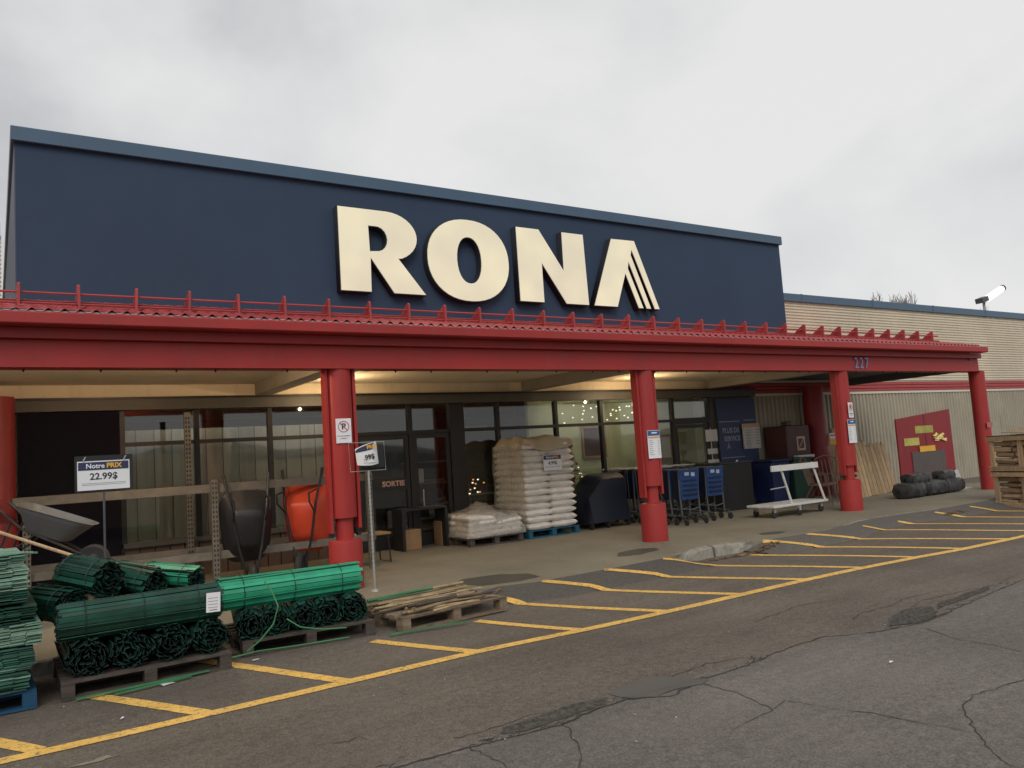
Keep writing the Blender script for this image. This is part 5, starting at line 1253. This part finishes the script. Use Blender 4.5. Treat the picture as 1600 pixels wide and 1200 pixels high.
# stakes
R_ = random.Random(31); 
nums = ['first','second','third','fourth','fifth','sixth','seventh','eighth','ninth','tenth','eleventh','twelfth','thirteenth','fourteenth','fifteenth','sixteenth','seventeenth','eighteenth','nineteenth','twentieth']
sc_ = {'bamboo': 0, 'gstrap': 0, 'oldwood': 0}
for k in range(56):
    L = R_.uniform(.5, 1.25); yy = 7.12+.88*k/55; zz = .142+R_.random()*.03+(.03 if R_.random() < .3 else 0)
    pts = [(-L/2,0,0),(0,R_.uniform(-.02,.02),R_.uniform(0,.01)),(L/2,0,0)]
    m_ = R_.choice(['bamboo','bamboo','oldwood','bamboo','gstrap'] if k > 30 else ['bamboo','bamboo','oldwood'])
    o = MB().tube(pts, R_.uniform(.008,.018), 6).build('wooden_stake', M[m_], loc=(3.75+R_.uniform(-.15,.15), yy, zz+.01), rot=(0, R_.uniform(-.03,.03), .09+R_.uniform(-.10,.10)), cat='stake', group='loose stakes on the low pallet')
    c_ = {'bamboo': 'pale brown', 'gstrap': 'green', 'oldwood': 'dark grey'}[m_]; sc_[m_] += 1
    o['label'] = '%s stake on the low pallet, %s of that colour from the front' % (c_, (nums+['twenty '+q for q in nums[:9]]+['thirtieth']+['thirty '+q for q in nums[:9]]+['fortieth']+['forty '+q for q in nums[:9]])[sc_[m_]-1])

# ------------------------------------------------------------------ rack and wheelbarrows
t = thing('storage_rack', 'perforated steel rack rails and uprights before the left windows', 'rack', (0, 0, 0))
RY = 11.0
def upright(x, y, z0, z1):
    mb = MB(); mb.box(x-.04, x+.04, y, y+.06, z0, z1); o = mb.build('upright', M['rack'], t); hb = MB(); z = z0+.06
    while z < z1-.04: hb.box(x-.028, x-.010, y-.004, y-.001, z, z+.03).box(x+.010, x+.028, y-.004, y-.001, z, z+.03); z += .062
    hb.build('hole_pattern', M['rackdark'], o, kind='stuff')
upright(2.42, RY-.08, SWZ, 1.53); upright(2.30, RY+.9, SWZ, 2.5); upright(4.58, RY-.08, SWZ, 1.50); upright(.32, RY-.08, SWZ, 1.42)
for z, y in ((1.37, RY), (.50, RY), (1.37, RY+.95), (.50, RY+.95)): bx('rail', M['rack'], t, .2, 4.66, y-.02, y+.03, z, z+.10)
bx('back_slats', M['brownbase'], t, 1.2, 2.2, RY+1.0, RY+1.05, .2, .6)
def barrow(label, loc, rot, tray, g='wheelbarrows on display'):
    t = thing('wheelbarrow', label, 'wheelbarrow', loc, rot, g)
    # tray: rounded rect loft, outside shell
    def ring(x0, x1, w, z, n=24, e=.45, skew=0):
        P = []
        for k in range(n):
            a = 2*PI*k/n; c, s = math.cos(a), math.sin(a)
            xx = (x0+x1)/2+(x1-x0)/2*math.copysign(abs(c)**e, c); ww = w*(1+.12*(-(xx-(x0+x1)/2)/((x1-x0)/2)))
            P.append((xx, ww/2*math.copysign(abs(s)**e, s), z+skew*(xx-x0)))
        return P
    rings = [ring(-.15, .25, .34, .30), ring(-.20, .32, .42, .33), ring(-.38, .50, .60, .56, e=.5, skew=.05), ring(-.42, .54, .66, .585, e=.5, skew=.05), ring(-.40, .52, .63, .588, e=.5, skew=.05), ring(-.20, .31, .40, .345), ring(-.14, .24, .32, .315)]
    mb = MB(); st = []
    for r_ in rings: st.append(len(mb.v)); mb.v += r_
    for a, b in zip(st, st[1:]):
        for q in range(24): mb.f.append((a+q, a+(q+1)%24, b+(q+1)%24, b+q))
    mb.f.append(tuple(st[0]+q for q in range(24))); mb.f.append(tuple(st[-1]+q for q in range(24)))
    mb.build('tray', M[tray], t, smooth=True)
    for s in (-1, 1):
        MB().tube([(.66,s*.06,.22),(.3,s*.14,.27),(-.2,s*.22,.32),(-.52,s*.27,.46)], .017, 8).build('handle', M['oldwood'] if tray == 'poly' else M['black'], t)
        MB().tube([(-.52,s*.27,.46),(-.64,s*.285,.50)], .022, 8).build('grip', M['black'], t)
        MB().tube([(-.05,s*.2,.30),(-.22,s*.22,.02),(-.34,s*.22,.02),(-.36,s*.22,.36)], .013, 6).build('leg', M['black'], t)
    w = MB().lathe([(.10,-.035),(.17,-.045),(.20,-.02),(.20,.02),(.17,.045),(.10,.035)], 20); w.v = [(.68+v[0], v[2], .2+v[1]) for v in w.v]; w.build('tyre', M['rubber'], t, smooth=True)
    w = MB().lathe([(.02,-.05),(.10,-.03),(.10,.03),(.02,.05)], 14); w.v = [(.68+v[0], v[2], .2+v[1]) for v in w.v]; w.build('wheel_rim', M['redpoly'] if tray == 'black' else M['black'], t)
    return t
bg = barrow('grey wheelbarrow resting on the rack at the left', (.36, 10.15, .84), (0, .42, -.35), 'poly'); bg.scale = (.84, .84, .84)
barrow('black wheelbarrow standing on its nose against the rack', (2.76, 10.40, .90), (0, PI/2-.08, PI/2-.12), 'black')
barrow('red orange wheelbarrow standing on its nose beside the column', (3.38, 10.70, .93), (0, PI/2-.06, .95), 'redpoly')
t = MB().tube([(-.45,9.3,1.42),(.65,9.0,.90)], .016, 8).build('wooden_pole', M['wood'], cat='pole', label='long pale wooden tool handle slanting across the grey wheelbarrow')
t = thing('small_bench', 'small bench with orange brown top behind the column', 'bench', (4.72, 11.55, SWZ))
bx('seat', M['cardboard'], t, -.32, .35, -.2, .2, .42, .45)
for x in (-.28, .31): MB().tube([(x,-.17,.42),(x+.02,-.2,0),(x+.02,.2,0),(x,.17,.42)], .013, 6).build('leg_frame', M['black'], t)
t = thing('display_table', 'black framed table with cartons beside the exit door', 'table', (6.15, 12.55, SWZ))
for x in (-.42, .40): bx('leg', M['black'], t, x, x+.05, -.2, .2, 0, .66)
bx('table_top', M['black'], t, -.42, .45, -.2, .2, .661, .70)
for x, y, w, h, lb in ((5.95, 12.55, .3, .34, 'brown carton under the black framed table'), (6.75, 12.65, .42, .42, 'larger brown carton between table and wrapped pile')):
    tt = MB().box(-w/2, w/2, -.15, .15, 0, h).build('carton', M['cardboard'], loc=(x, y, SWZ+.002), cat='box', label=lb, bevel=.008)
